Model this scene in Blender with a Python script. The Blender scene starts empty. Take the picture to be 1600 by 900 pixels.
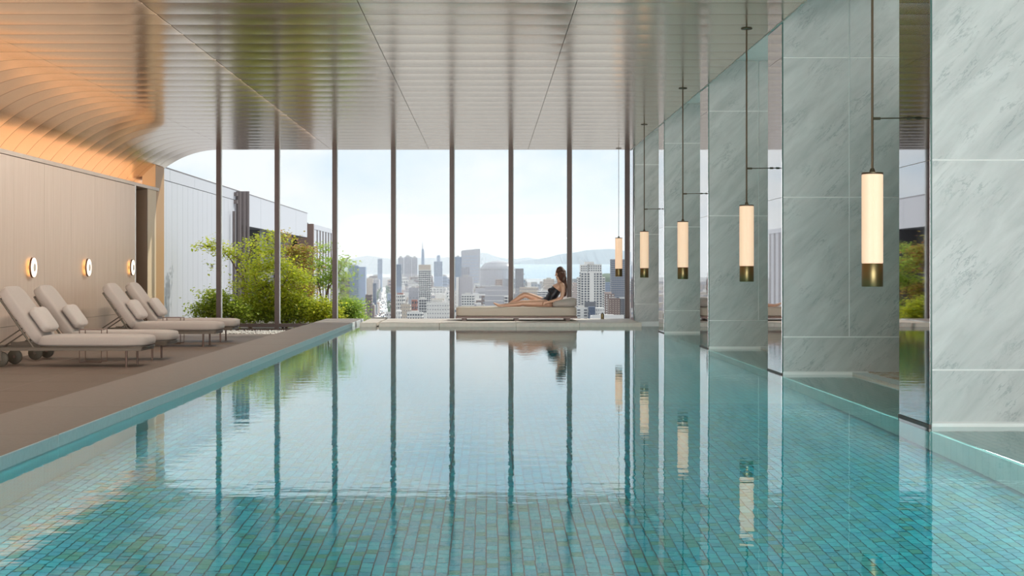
import bpy, bmesh, math, random
from mathutils import Vector, Matrix, Euler
random.seed(7)
R = random.Random(11)
scene = bpy.context.scene
col = scene.collection
PI = math.pi

# ------------------------------------------------------------------ units
# K metres per (pixel x depth unit); one depth unit S is the spacing of the marble piers
K, S = 0.00215, 5.0
F = S / K
CX, CY = 762.0, 424.0
EYE = 482 * K                       # water surface is z = 0


def W(X, d, Z):
    return Vector((X * K, d * S, EYE + Z * K))


def at(px, py, d):
    return W((px - CX) * d, d, (CY - py) * d)


# ------------------------------------------------------------------ camera
cam_d = bpy.data.cameras.new('camera')
cam = bpy.data.objects.new('camera', cam_d)
col.objects.link(cam)
cam.location = (0, 0, EYE)
cam.rotation_euler = (PI / 2, 0, 0)
cam_d.sensor_width = 36
cam_d.lens = F * 36 / 1600
cam_d.shift_x = (800 - CX) / 1600
cam_d.shift_y = (CY - 450) / 1600
cam_d.clip_start = 0.05
cam_d.clip_end = 60000
scene.camera = cam

# ------------------------------------------------------------------ view, cycles
vs = scene.view_settings
vs.view_transform = 'Standard'
vs.look = 'None'
vs.exposure = 0.0
vs.gamma = 1.0
vs.use_curve_mapping = False
cy = scene.cycles
cy.use_denoising = True
cy.max_bounces = 10
cy.diffuse_bounces = 4
cy.glossy_bounces = 6
cy.transmission_bounces = 8
cy.transparent_max_bounces = 24
cy.volume_bounces = 1
cy.sample_clamp_indirect = 6.0
cy.caustics_refractive = True
cy.caustics_reflective = True
cy.blur_glossy = 0.3

# ------------------------------------------------------------------ world: pale summer sky with thin cloud
world = bpy.data.worlds.new('sky')
scene.world = world
world.use_nodes = True
wn, wl = world.node_tree.nodes, world.node_tree.links
wn.clear()
w_out = wn.new('ShaderNodeOutputWorld')
w_bg = wn.new('ShaderNodeBackground')
w_tc = wn.new('ShaderNodeTexCoord')
w_map = wn.new('ShaderNodeMapping')
w_map.inputs['Scale'].default_value = (1.0, 1.0, 2.4)
w_map.inputs['Location'].default_value = (0.42, 0.1, 0.23)
w_no = wn.new('ShaderNodeTexNoise')
w_no.inputs['Scale'].default_value = 6.5
w_no.inputs['Detail'].default_value = 7
w_no.inputs['Roughness'].default_value = 0.55
w_no.inputs['Distortion'].default_value = 0.25
w_cr = wn.new('ShaderNodeValToRGB')
w_cr.color_ramp.elements[0].position = 0.36
w_cr.color_ramp.elements[1].position = 0.56
w_sep = wn.new('ShaderNodeSeparateXYZ')
w_hr = wn.new('ShaderNodeValToRGB')                 # blue by height above the horizon
e = w_hr.color_ramp.elements
e[0].position = 0.0
e[0].color = (0.82, 0.90, 0.97, 1)
e[1].position = 0.55
e[1].color = (0.36, 0.58, 0.90, 1)
m_ = e.new(0.07)
m_.color = (0.64, 0.80, 0.96, 1)
w_mx = wn.new('ShaderNodeMix')
w_mx.data_type = 'RGBA'
w_mx.inputs['B'].default_value = (0.95, 0.965, 0.985, 1)
wl.new(w_tc.outputs['Generated'], w_map.inputs['Vector'])
wl.new(w_map.outputs['Vector'], w_no.inputs['Vector'])
wl.new(w_no.outputs['Fac'], w_cr.inputs['Fac'])
wl.new(w_tc.outputs['Generated'], w_sep.inputs[0])
wl.new(w_sep.outputs['Z'], w_hr.inputs['Fac'])
wl.new(w_hr.outputs['Color'], w_mx.inputs['A'])
wl.new(w_cr.outputs['Color'], w_mx.inputs['Factor'])
wl.new(w_mx.outputs['Result'], w_bg.inputs['Color'])
w_bg.inputs['Strength'].default_value = 1.06
wl.new(w_bg.outputs['Background'], w_out.inputs['Surface'])

# ------------------------------------------------------------------ sun and large lights
sun_d = bpy.data.lights.new('sun', 'SUN')
sun_d.energy = 4.0
sun_d.angle = math.radians(1.0)
sun_d.color = (1.0, 0.95, 0.87)
sun = bpy.data.objects.new('sun', sun_d)
col.objects.link(sun)
sun.rotation_euler = Vector((0.56, 0.58, 0.74)).to_track_quat('Z', 'Y').to_euler()


def area(name, loc, direction, sx, sy, power, color):
    d = bpy.data.lights.new(name, 'AREA')
    d.shape = 'RECTANGLE'
    d.size, d.size_y = sx, sy
    d.energy = power
    d.color = color
    o = bpy.data.objects.new(name, d)
    col.objects.link(o)
    o.location = loc
    o.rotation_euler = Vector(direction).to_track_quat('-Z', 'Y').to_euler()
    return o


# added fill light far behind the camera, brightens the hall; no window there
area('rear_fill', (0.0, -45.0, 2.2), (0, 1, 0), 30.0, 9.0, 20000, (0.98, 0.98, 0.97))
# warm strip hidden on the shelf above the timber wall
cove = area('cove_strip', W(-3165, 3.0, 790), (0.0, 0, 1), 0.30, 31.0, 30, (1.0, 0.53, 0.25))
# added fill strip at a ceiling seam, aimed at the timber wall; no fixture
area('wall_fill', W(-1495, 2.6, 1158), (-1, 0, -0.62), 30.0, 0.04, 760, (1.0, 0.88, 0.79))
# added underwater fill lights below both pool edges, to brighten the basin
area('pool_fill', W(-1178, 2.3, -482 - 60), (1, 0, -0.35), 32.0, 0.05, 500, (0.80, 1.0, 1.0))
area('pool_fill', W(1370, 2.3, -482 - 80), (-1, 0, -0.35), 32.0, 0.05, 500, (0.80, 1.0, 1.0))
# added fill lights, unseen behind the marble piers, aimed up at the soffit
for i in range(6):
    area('slot_fill', W(2385, 0.56 + i * 1.0 + 1.0, 1090), (-1, 0, 0.6), 3.6, 0.10, 26, (1.0, 0.98, 0.95))

# ------------------------------------------------------------------ helpers


class MB:
    """collects shapes; build() links them as ONE mesh object"""

    def __init__(self):
        self.v, self.f, self.m = [], [], []
        self.mi = 0

    def add(self, vs_, fs_):
        o = len(self.v)
        self.v += [tuple(p) for p in vs_]
        self.f += [tuple(o + i for i in f) for f in fs_]
        self.m += [self.mi] * len(fs_)
        return self

    def box(self, a, b):
        x0, y0, z0 = [min(a[i], b[i]) for i in range(3)]
        x1, y1, z1 = [max(a[i], b[i]) for i in range(3)]
        return self.add([(x0, y0, z0), (x1, y0, z0), (x1, y1, z0), (x0, y1, z0),
                         (x0, y0, z1), (x1, y0, z1), (x1, y1, z1), (x0, y1, z1)],
                        [(0, 3, 2, 1), (4, 5, 6, 7), (0, 1, 5, 4), (1, 2, 6, 5), (2, 3, 7, 6), (3, 0, 4, 7)])

    def bbox(self, a, b, c):
        """box with chamfered top and vertical edges"""
        x0, y0, z0 = [min(a[i], b[i]) for i in range(3)]
        x1, y1, z1 = [max(a[i], b[i]) for i in range(3)]

        def ring(i, z):
            return [(x0 + i + c, y0 + i, z), (x1 - i - c, y0 + i, z), (x1 - i, y0 + i + c, z), (x1 - i, y1 - i - c, z),
                    (x1 - i - c, y1 - i, z), (x0 + i + c, y1 - i, z), (x0 + i, y1 - i - c, z), (x0 + i, y0 + i + c, z)]
        v = ring(0, z0) + ring(0, z1 - c) + ring(c, z1)
        f = [tuple(range(7, -1, -1)), tuple(range(16, 24))]
        for r in (0, 8):
            for i in range(8):
                j = (i + 1) % 8
                f.append((r + i, r + j, r + 8 + j, r + 8 + i))
        return self.add(v, f)

    def tube(self, pts, r, n=8, cap=True):
        """round bar along points; r number or list"""
        pts = [Vector(p) for p in pts]
        rs = r if isinstance(r, (list, tuple)) else [r] * len(pts)
        up = Vector((0, 0, 1))
        rings = []
        for i, p in enumerate(pts):
            t = (pts[min(i + 1, len(pts) - 1)] - pts[max(i - 1, 0)]).normalized()
            a = t.cross(up)
            if a.length < 1e-3:
                a = t.cross(Vector((0, 1, 0)))
            a.normalize()
            b = a.cross(t).normalized()
            rings.append([p + (a * math.cos(2 * PI * k / n) + b * math.sin(2 * PI * k / n)) * rs[i] for k in range(n)])
        v = [q for rg in rings for q in rg]
        f = []
        for i in range(len(pts) - 1):
            for k in range(n):
                k2 = (k + 1) % n
                f.append((i * n + k, i * n + k2, (i + 1) * n + k2, (i + 1) * n + k))
        if cap:
            f.append(tuple(range(n - 1, -1, -1)))
            f.append(tuple(range((len(pts) - 1) * n, len(pts) * n)))
        return self.add(v, f)

    def lathe(self, prof, n=24, c=(0, 0, 0), axis='Z'):
        """prof: list of (r, h)"""
        v, f = [], []
        for (r, h) in prof:
            for k in range(n):
                a = 2 * PI * k / n
                p = (r * math.cos(a), r * math.sin(a), h)
                if axis == 'X':
                    p = (h, r * math.cos(a), r * math.sin(a))
                if axis == 'Y':
                    p = (r * math.sin(a), h, r * math.cos(a))
                v.append((c[0] + p[0], c[1] + p[1], c[2] + p[2]))
        for i in range(len(prof) - 1):
            for k in range(n):
                k2 = (k + 1) % n
                f.append((i * n + k, i * n + k2, (i + 1) * n + k2, (i + 1) * n + k))
        f.append(tuple(range(n - 1, -1, -1)))
        f.append(tuple(range((len(prof) - 1) * n, len(prof) * n)))
        return self.add(v, f)

    def squad(self, c, half, ex=0.25, nu=36, nv=18, rot=None, pinch=0.0):
        """superquadric: rounded cushion"""
        def sp(w, e_):
            return math.copysign(abs(w) ** e_, w)
        v, f = [], []
        for j in range(nv + 1):
            ph = -PI / 2 + PI * j / nv
            for i in range(nu):
                th = 2 * PI * i / nu
                x = sp(math.cos(ph), ex) * sp(math.cos(th), ex)
                y = sp(math.cos(ph), ex) * sp(math.sin(th), ex)
                z = sp(math.sin(ph), ex)
                if pinch:
                    z *= max(0.04, (1 - pinch * max(abs(x), abs(y)) ** 3))
                    s = 1 - 0.07 * (1 - abs(x * y))
                    x, y = x * s, y * s
                p = Vector((x * half[0], y * half[1], z * half[2]))
                if rot:
                    p = rot @ p
                v.append(p + Vector(c))
        for j in range(nv):
            for i in range(nu):
                i2 = (i + 1) % nu
                f.append((j * nu + i, j * nu + i2, (j + 1) * nu + i2, (j + 1) * nu + i))
        return self.add(v, f)

    def mesh(self, name):
        me = bpy.data.meshes.new(name)
        me.from_pydata(self.v, [], self.f)
        if any(self.m):
            me.polygons.foreach_set('material_index', self.m)
        me.validate()
        me.update()
        return me

    def build(self, name, mats, parent=None, smooth=False, loc=None):
        me = self.mesh(name)
        for m in (mats if isinstance(mats, (list, tuple)) else [mats]):
            me.materials.append(m)
        if smooth:
            me.polygons.foreach_set('use_smooth', [True] * len(me.polygons))
            if smooth != 'all':
                try:
                    me.set_sharp_from_angle(angle=math.radians(40))
                except Exception:
                    pass
        return link(name, me, parent, loc)


def link(name, me, parent=None, loc=None):
    o = bpy.data.objects.new(name, me)
    col.objects.link(o)
    if parent is not None:
        o.parent = parent
    if loc is not None:
        o.location = loc
    return o


def tag(o, label=None, cat=None, group=None, kind=None):
    if label:
        o['label'] = label
    if cat:
        o['category'] = cat
    if group:
        o['group'] = group
    if kind:
        o['kind'] = kind
    return o


def empty(name, loc=(0, 0, 0), rz=0.0):
    o = bpy.data.objects.new(name, None)
    o.empty_display_size = 0.1
    col.objects.link(o)
    o.location = loc
    o.rotation_euler = (0, 0, rz)
    return o


def copy_tree(o, parent=None):
    c = o.copy()
    col.objects.link(c)
    c.parent = parent
    for ch in list(o.children):
        copy_tree(ch, c)
    return c


# ------------------------------------------------------------------ materials
def new_mat(name):
    m = bpy.data.materials.new(name)
    m.use_nodes = True
    n, l = m.node_tree.nodes, m.node_tree.links
    return m, n, l, n['Principled BSDF']


def mat(name, c, rough=0.5, metal=0.0, spec=0.5, emit=None, es=0.0, noise=None, bump=None, sheen=0.0):
    """noise=(scale, amount): fine colour variation; bump=(scale, strength)"""
    m, n, l, b = new_mat(name)
    b.inputs['Base Color'].default_value = (*c, 1)
    b.inputs['Roughness'].default_value = rough
    b.inputs['Metallic'].default_value = metal
    b.inputs['Specular IOR Level'].default_value = spec
    if sheen:
        b.inputs['Sheen Weight'].default_value = sheen
    if emit:
        b.inputs['Emission Color'].default_value = (*emit, 1)
        b.inputs['Emission Strength'].default_value = es
    if noise or bump:
        tc = n.new('ShaderNodeTexCoord')
    if noise:
        t = n.new('ShaderNodeTexNoise')
        t.inputs['Scale'].default_value = noise[0]
        t.inputs['Detail'].default_value = 5
        l.new(tc.outputs['Object'], t.inputs['Vector'])
        mx = n.new('ShaderNodeMix')
        mx.data_type = 'RGBA'
        a = noise[1]
        mx.inputs['A'].default_value = (*[max(0, x * (1 - a)) for x in c], 1)
        mx.inputs['B'].default_value = (*[min(1, x * (1 + a)) for x in c], 1)
        l.new(t.outputs['Fac'], mx.inputs['Factor'])
        l.new(mx.outputs['Result'], b.inputs['Base Color'])
    if bump:
        t2 = n.new('ShaderNodeTexNoise')
        t2.inputs['Scale'].default_value = bump[0]
        t2.inputs['Detail'].default_value = 4
        l.new(tc.outputs['Object'], t2.inputs['Vector'])
        bp = n.new('ShaderNodeBump')
        bp.inputs['Strength'].default_value = bump[1]
        bp.inputs['Distance'].default_value = 0.01
        l.new(t2.outputs['Fac'], bp.inputs['Height'])
        l.new(bp.outputs['Normal'], b.inputs['Normal'])
    return m


def mat_wood(name, c1, c2, rough=0.45, sc=(9, 9, 0.5)):
    m, n, l, b = new_mat(name)
    tc = n.new('ShaderNodeTexCoord')
    mp = n.new('ShaderNodeMapping')
    mp.inputs['Scale'].default_value = sc
    t = n.new('ShaderNodeTexNoise')
    t.inputs['Scale'].default_value = 3.0
    t.inputs['Detail'].default_value = 8
    t.inputs['Roughness'].default_value = 0.62
    cr = n.new('ShaderNodeValToRGB')
    cr.color_ramp.elements[0].position = 0.3
    cr.color_ramp.elements[1].position = 0.7
    cr.color_ramp.elements[0].color = (*c1, 1)
    cr.color_ramp.elements[1].color = (*c2, 1)
    l.new(tc.outputs['Object'], mp.inputs['Vector'])
    l.new(mp.outputs['Vector'], t.inputs['Vector'])
    l.new(t.outputs['Fac'], cr.inputs['Fac'])
    l.new(cr.outputs['Color'], b.inputs['Base Color'])
    b.inputs['Roughness'].default_value = rough
    return m


def mat_marble():
    m, n, l, b = new_mat('grey_veined_marble')
    g = n.new('ShaderNodeNewGeometry')
    mp = n.new('ShaderNodeMapping')
    mr = n.new('ShaderNodeMapping')
    mr.inputs['Rotation'].default_value = (0, math.radians(46), 0)
    mp.inputs['Scale'].default_value = (0.55, 0.8, 2.6)
    l.new(g.outputs['Position'], mr.inputs['Vector'])
    l.new(mr.outputs['Vector'], mp.inputs['Vector'])
    t = n.new('ShaderNodeTexNoise')          # soft clouds along the diagonal
    t.inputs['Scale'].default_value = 3.0
    t.inputs['Detail'].default_value = 9
    t.inputs['Roughness'].default_value = 0.62
    t.inputs['Distortion'].default_value = 0.5
    l.new(mp.outputs['Vector'], t.inputs['Vector'])
    cr = n.new('ShaderNodeValToRGB')
    cr.color_ramp.elements[0].position = 0.30
    cr.color_ramp.elements[1].position = 0.66
    cr.color_ramp.elements[0].color = (0.43, 0.455, 0.44, 1)
    cr.color_ramp.elements[1].color = (0.57, 0.595, 0.575, 1)
    l.new(t.outputs['Fac'], cr.inputs['Fac'])
    t2 = n.new('ShaderNodeTexNoise')         # thin dark veins
    t2.inputs['Scale'].default_value = 4.2
    t2.inputs['Detail'].default_value = 9
    t2.inputs['Roughness'].default_value = 0.68
    t2.inputs['Distortion'].default_value = 0.35
    l.new(mp.outputs['Vector'], t2.inputs['Vector'])
    sb = n.new('ShaderNodeMath')
    sb.operation = 'SUBTRACT'
    sb.inputs[1].default_value = 0.5
    ab = n.new('ShaderNodeMath')
    ab.operation = 'ABSOLUTE'
    l.new(t2.outputs['Fac'], sb.inputs[0])
    l.new(sb.outputs[0], ab.inputs[0])
    cr2 = n.new('ShaderNodeValToRGB')
    cr2.color_ramp.elements[0].position = 0.0
    cr2.color_ramp.elements[1].position = 0.020
    cr2.color_ramp.elements[0].color = (1, 1, 1, 1)
    cr2.color_ramp.elements[1].color = (0, 0, 0, 1)
    l.new(ab.outputs[0], cr2.inputs['Fac'])
    t3 = n.new('ShaderNodeTexNoise')         # breaks the veins up
    t3.inputs['Scale'].default_value = 3.3
    t3.inputs['Detail'].default_value = 3
    l.new(g.outputs['Position'], t3.inputs['Vector'])
    cr3 = n.new('ShaderNodeValToRGB')
    cr3.color_ramp.elements[0].position = 0.47
    cr3.color_ramp.elements[1].position = 0.66
    l.new(t3.outputs['Fac'], cr3.inputs['Fac'])
    mu = n.new('ShaderNodeMath')
    mu.operation = 'MULTIPLY'
    l.new(cr2.outputs['Color'], mu.inputs[0])
    l.new(cr3.outputs['Color'], mu.inputs[1])
    mu2 = n.new('ShaderNodeMath')
    mu2.operation = 'MULTIPLY'
    mu2.inputs[1].default_value = 0.6
    l.new(mu.outputs[0], mu2.inputs[0])
    mx = n.new('ShaderNodeMix')
    mx.data_type = 'RGBA'
    mx.inputs['B'].default_value = (0.17, 0.21, 0.22, 1)
    l.new(mu2.outputs[0], mx.inputs['Factor'])
    l.new(cr.outputs['Color'], mx.inputs['A'])
    l.new(mx.outputs['Result'], b.inputs['Base Color'])
    b.inputs['Roughness'].default_value = 0.22
    return m


def mat_tile(name, cols, geo=True, sc=1.0):
    """glazed pool tile: a colour picked for each tile"""
    m, n, l, b = new_mat(name)
    cr = n.new('ShaderNodeValToRGB')
    cr.color_ramp.interpolation = 'CONSTANT'
    el = cr.color_ramp.elements
    while len(el) < len(cols):
        el.new(0.5)
    for i, c in enumerate(cols):
        el[i].position = i / len(cols)
        el[i].color = (*c, 1)
    g = n.new('ShaderNodeNewGeometry')
    oi = n.new('ShaderNodeObjectInfo')
    ad = n.new('ShaderNodeMath')
    ad.operation = 'ADD'
    fr = n.new('ShaderNodeMath')
    fr.operation = 'FRACT'
    l.new(g.outputs['Random Per Island'], ad.inputs[0])
    l.new(oi.outputs['Random'], ad.inputs[1])
    l.new(ad.outputs[0], fr.inputs[0])
    l.new(fr.outputs[0], cr.inputs['Fac'])
    l.new(cr.outputs['Color'], b.inputs['Base Color'])
    b.inputs['Roughness'].default_value = 0.25
    return m


def mat_brick(name, c1, c2, mortar, w, h, gap=0.004, plane='XY', rough=0.3):
    m, n, l, b = new_mat(name)
    g = n.new('ShaderNodeNewGeometry')
    src = g.outputs['Position']
    if plane != 'XY':
        sp = n.new('ShaderNodeSeparateXYZ')
        cb = n.new('ShaderNodeCombineXYZ')
        l.new(src, sp.inputs[0])
        l.new(sp.outputs[plane[0]], cb.inputs['X'])
        l.new(sp.outputs[plane[1]], cb.inputs['Y'])
        src = cb.outputs[0]
    t = n.new('ShaderNodeTexBrick')
    t.inputs['Scale'].default_value = 1.0
    t.inputs['Brick Width'].default_value = w
    t.inputs['Row Height'].default_value = h
    t.inputs['Mortar Size'].default_value = gap
    t.inputs['Color1'].default_value = (*c1, 1)
    t.inputs['Color2'].default_value = (*c2, 1)
    t.inputs['Mortar'].default_value = (*mortar, 1)
    l.new(src, t.inputs['Vector'])
    l.new(t.outputs['Color'], b.inputs['Base Color'])
    b.inputs['Roughness'].default_value = rough
    return m


def mat_glass(name, tint=(0.97, 0.985, 0.98), refl=1.0):
    """thin architectural pane: lets light straight through, reflects by angle"""
    m = bpy.data.materials.new(name)
    m.use_nodes = True
    n, l = m.node_tree.nodes, m.node_tree.links
    n.clear()
    out = n.new('ShaderNodeOutputMaterial')
    tr = n.new('ShaderNodeBsdfTransparent')
    tr.inputs['Color'].default_value = (*tint, 1)
    gl = n.new('ShaderNodeBsdfGlossy')
    gl.inputs['Roughness'].default_value = 0.0
    fr = n.new('ShaderNodeFresnel')
    fr.inputs['IOR'].default_value = 1.45
    mu = n.new('ShaderNodeMath')
    mu.operation = 'MULTIPLY'
    mu.inputs[1].default_value = refl
    mx = n.new('ShaderNodeMixShader')
    l.new(fr.outputs[0], mu.inputs[0])
    l.new(mu.outputs[0], mx.inputs['Fac'])
    l.new(tr.outputs[0], mx.inputs[1])
    l.new(gl.outputs[0], mx.inputs[2])
    l.new(mx.outputs[0], out.inputs['Surface'])
    return m


def mat_water():
    m = bpy.data.materials.new('pool_water')
    m.use_nodes = True
    n, l = m.node_tree.nodes, m.node_tree.links
    n.clear()
    out = n.new('ShaderNodeOutputMaterial')
    rf = n.new('ShaderNodeBsdfRefraction')
    rf.inputs['IOR'].default_value = 1.33
    rf.inputs['Roughness'].default_value = 0.0
    rf.inputs['Color'].default_value = (0.86, 0.98, 0.98, 1)
    gl = n.new('ShaderNodeBsdfGlossy')
    gl.inputs['Roughness'].default_value = 0.0
    g = n.new('ShaderNodeNewGeometry')
    mp = n.new('ShaderNodeMapping')
    mp.inputs['Scale'].default_value = (0.55, 1.0, 1.0)
    l.new(g.outputs['Position'], mp.inputs['Vector'])
    t = n.new('ShaderNodeTexNoise')
    t.inputs['Scale'].default_value = 5.5
    t.inputs['Detail'].default_value = 3.0
    t.inputs['Roughness'].default_value = 0.5
    l.new(mp.outputs['Vector'], t.inputs['Vector'])
    bp = n.new('ShaderNodeBump')
    bp.inputs['Strength'].default_value = 1.0
    bp.inputs['Distance'].default_value = 0.0013
    l.new(t.outputs['Fac'], bp.inputs['Height'])
    fr = n.new('ShaderNodeFresnel')
    fr.inputs['IOR'].default_value = 1.33
    mu = n.new('ShaderNodeMath')
    mu.operation = 'MULTIPLY'
    mu.use_clamp = True
    mu.inputs[1].default_value = 1.2
    mx = n.new('ShaderNodeMixShader')
    for nd in (rf, gl, fr):
        l.new(bp.outputs['Normal'], nd.inputs['Normal'])
    l.new(fr.outputs[0], mu.inputs[0])
    l.new(mu.outputs[0], mx.inputs['Fac'])
    l.new(rf.outputs[0], mx.inputs[1])
    l.new(gl.outputs[0], mx.inputs[2])
    l.new(mx.outputs[0], out.inputs['Surface'])
    return m


def mat_leaf(name, cols):
    m, n, l, b = new_mat(name)
    cr = n.new('ShaderNodeValToRGB')
    el = cr.color_ramp.elements
    while len(el) < len(cols):
        el.new(0.5)
    for i, c in enumerate(cols):
        el[i].position = i / (len(cols) - 1)
        el[i].color = (*c, 1)
    g = n.new('ShaderNodeNewGeometry')
    l.new(g.outputs['Random Per Island'], cr.inputs['Fac'])
    l.new(cr.outputs['Color'], b.inputs['Base Color'])
    b.inputs['Roughness'].default_value = 0.5
    tl = n.new('ShaderNodeBsdfTranslucent')
    l.new(cr.outputs['Color'], tl.inputs['Color'])
    mx = n.new('ShaderNodeMixShader')
    mx.inputs['Fac'].default_value = 0.56
    l.new(b.outputs[0], mx.inputs[1])
    l.new(tl.outputs[0], mx.inputs[2])
    l.new(mx.outputs[0], n['Material Output'].inputs['Surface'])
    return m


M = {}
M['marble'] = mat_marble()
M['grout'] = mat('pale_grout', (0.80, 0.83, 0.80), 0.6)
M['white_stone'] = mat('white_stone', (0.80, 0.82, 0.79), 0.4, noise=(6, 0.06))
M['mirror'] = mat('smoked_mirror', (0.50, 0.485, 0.49), 0.02, 1.0)
M['mirror_edge'] = mat('green_glass_edge', (0.05, 0.12, 0.10), 0.2)
M['ceil_metal'] = mat('champagne_metal', (0.76, 0.615, 0.48), 0.17, 1.0)
M['bronze'] = mat('dark_bronze', (0.055, 0.032, 0.025), 0.45, 0.2)
M['wood_wall'] = mat_wood('pale_timber', (0.54, 0.41, 0.31), (0.64, 0.51, 0.41), 0.42, (16, 16, 0.35))
M['wood_trim'] = mat_wood('pale_timber_trim', (0.46, 0.36, 0.28), (0.56, 0.45, 0.36), 0.4, (2, 0.5, 9))
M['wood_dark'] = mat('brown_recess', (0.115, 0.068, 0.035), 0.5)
M['pilaster'] = mat('orange_timber', (0.42, 0.24, 0.10), 0.5)
M['jamb'] = mat('cream_jamb', (0.60, 0.47, 0.31), 0.5)
M['deck'] = mat('brown_deck_stone', (0.160, 0.118, 0.093), 0.55, noise=(22, 0.14), bump=(60, 0.08))
M['deck_joint'] = mat('deck_joint', (0.14, 0.12, 0.105), 0.7)
M['coping'] = mat('taupe_coping_stone', (0.265, 0.222, 0.195), 0.6, noise=(28, 0.16), bump=(70, 0.10))
M['coping_face'] = mat('grey_coping_face', (0.70, 0.74, 0.75), 0.5, noise=(30, 0.12))
M['ledge'] = mat('warm_ledge_stone', (0.64, 0.565, 0.49), 0.55, noise=(18, 0.14), bump=(50, 0.08))
M['tile'] = mat_tile('turquoise_tile', [(0.004, 0.25, 0.31), (0.006, 0.33, 0.39), (0.010, 0.27, 0.31), (0.004, 0.29, 0.38),
                                        (0.020, 0.255, 0.25), (0.008, 0.35, 0.40), (0.005, 0.26, 0.34), (0.006, 0.31, 0.36), (0.030, 0.24, 0.20)])
M['tile_far'] = mat_brick('turquoise_tiling', (0.006, 0.30, 0.36), (0.03, 0.25, 0.23), (0.004, 0.14, 0.17), 0.12, 0.06, 0.004, 'YX')
M['tile_wall'] = mat_brick('turquoise_wall_tiling', (0.01, 0.30, 0.34), (0.04, 0.28, 0.26), (0.008, 0.16, 0.18), 0.12, 0.06, 0.004, 'YZ')
M['tile_bed'] = mat('tile_mortar', (0.008, 0.15, 0.19), 0.8)
M['shelf_tile'] = mat_brick('pale_shelf_tiling', (0.22, 0.55, 0.52), (0.28, 0.58, 0.52), (0.12, 0.40, 0.38), 0.12, 0.06, 0.004, 'YX')
M['mosaic'] = mat_tile('beige_mosaic', [(0.62, 0.53, 0.40), (0.70, 0.66, 0.58), (0.46, 0.31, 0.15), (0.66, 0.60, 0.50), (0.74, 0.70, 0.62), (0.52, 0.40, 0.25)])
M['water'] = mat_water()
M['glass'] = mat_glass('window_glass', refl=0.04)
M['fabric'] = mat('taupe_fabric', (0.45, 0.39, 0.35), 0.9, noise=(120, 0.10), bump=(300, 0.12), sheen=0.2)
M['fabric_pillow'] = mat('pale_taupe_fabric', (0.52, 0.46, 0.42), 0.9, noise=(90, 0.12), bump=(260, 0.12), sheen=0.2)
M['frame'] = mat('taupe_metal', (0.135, 0.11, 0.085), 0.45, 0.4)
M['leg'] = mat('reddish_taupe_metal', (0.19, 0.125, 0.10), 0.4, 0.4)
M['wheel'] = mat('dark_olive_wheel', (0.075, 0.062, 0.042), 0.6)
M['brass'] = mat('aged_brass', (0.20, 0.155, 0.07), 0.38, 0.9)
M['cable'] = mat('bronze_rod', (0.115, 0.09, 0.055), 0.4, 0.7)
M['shade'] = mat('lit_peach_shade', (0.80, 0.62, 0.46), 0.45, emit=(1.0, 0.66, 0.43), es=0.54)
M['lamp_face'] = mat('lit_ring', (0.9, 0.8, 0.68), 0.4, emit=(1.0, 0.84, 0.64), es=1.2)
M['lamp_back'] = mat('lit_backing', (0.9, 0.7, 0.45), 0.5, emit=(1.0, 0.58, 0.22), es=2.2)
M['lamp_centre'] = mat('pearl_disc', (0.62, 0.56, 0.50), 0.3)
M['lamp_rim'] = mat('dark_copper_rim', (0.14, 0.065, 0.035), 0.35, 0.6)
M['daybed_fabric'] = mat('beige_daybed_fabric', (0.54, 0.475, 0.40), 0.9, noise=(80, 0.08), bump=(250, 0.1))
M['daybed_wood'] = mat_wood('reddish_brown_wood', (0.12, 0.055, 0.03), (0.19, 0.085, 0.05), 0.4, (1, 6, 9))
M['skin'] = mat('skin', (0.68, 0.40, 0.275), 0.5, noise=(12, 0.05))
M['hair'] = mat_wood('dark_brown_hair', (0.022, 0.010, 0.007), (0.13, 0.050, 0.027), 0.6, (30, 30, 4))
M['lips'] = mat('lips', (0.42, 0.14, 0.12), 0.5)
M['swimsuit'] = mat('black_swimsuit', (0.012, 0.012, 0.018), 0.5)
M['facade_white'] = mat('white_cladding', (0.50, 0.50, 0.535), 0.45)
M['facade_gap'] = mat('cladding_gap', (0.22, 0.22, 0.24), 0.7)
M['facade_dark'] = mat('dark_grey_cladding', (0.075, 0.073, 0.08), 0.5)
M['facade_brown'] = mat('brown_cladding', (0.20, 0.12, 0.095), 0.5)
M['pipe'] = mat('brown_grey_pipe', (0.17, 0.135, 0.13), 0.45, 0.2)
M['bark'] = mat('bark', (0.16, 0.10, 0.07), 0.85, noise=(20, 0.3))
M['soil'] = mat('planting_soil', (0.09, 0.075, 0.05), 0.9, noise=(8, 0.3))
M['pebble'] = mat('pale_pebble', (0.62, 0.60, 0.56), 0.7, noise=(30, 0.2))
M['leaf_yellow'] = mat_leaf('yellow_green_leaf', [(0.42, 0.48, 0.03), (0.62, 0.62, 0.05), (0.52, 0.57, 0.04), (0.34, 0.44, 0.03), (0.68, 0.60, 0.06)])
M['leaf_red'] = mat_leaf('red_tipped_leaf', [(0.34, 0.38, 0.04), (0.50, 0.36, 0.08), (0.44, 0.46, 0.05), (0.58, 0.24, 0.12), (0.30, 0.36, 0.04)])
M['leaf_green'] = mat_leaf('fresh_green_leaf', [(0.26, 0.37, 0.04), (0.44, 0.52, 0.06), (0.34, 0.43, 0.04), (0.58, 0.58, 0.12)])
M['leaf_mid'] = mat_leaf('mid_green_leaf', [(0.28, 0.42, 0.05), (0.42, 0.56, 0.08), (0.36, 0.50, 0.10), (0.54, 0.60, 0.12)])


# ================================================================== THE ROOM
DW = 6.10                     # glass wall
ZC, ZD, ZL = 1163, -560, -448  # ceiling, lower deck, ledge / coping top
XW = -3068                    # timber wall face
XP0, XP1 = -1180, 1372        # pool edge at left, pier faces at right


def struct(o, label, cat):
    return tag(o, label, cat, kind='structure')


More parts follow.
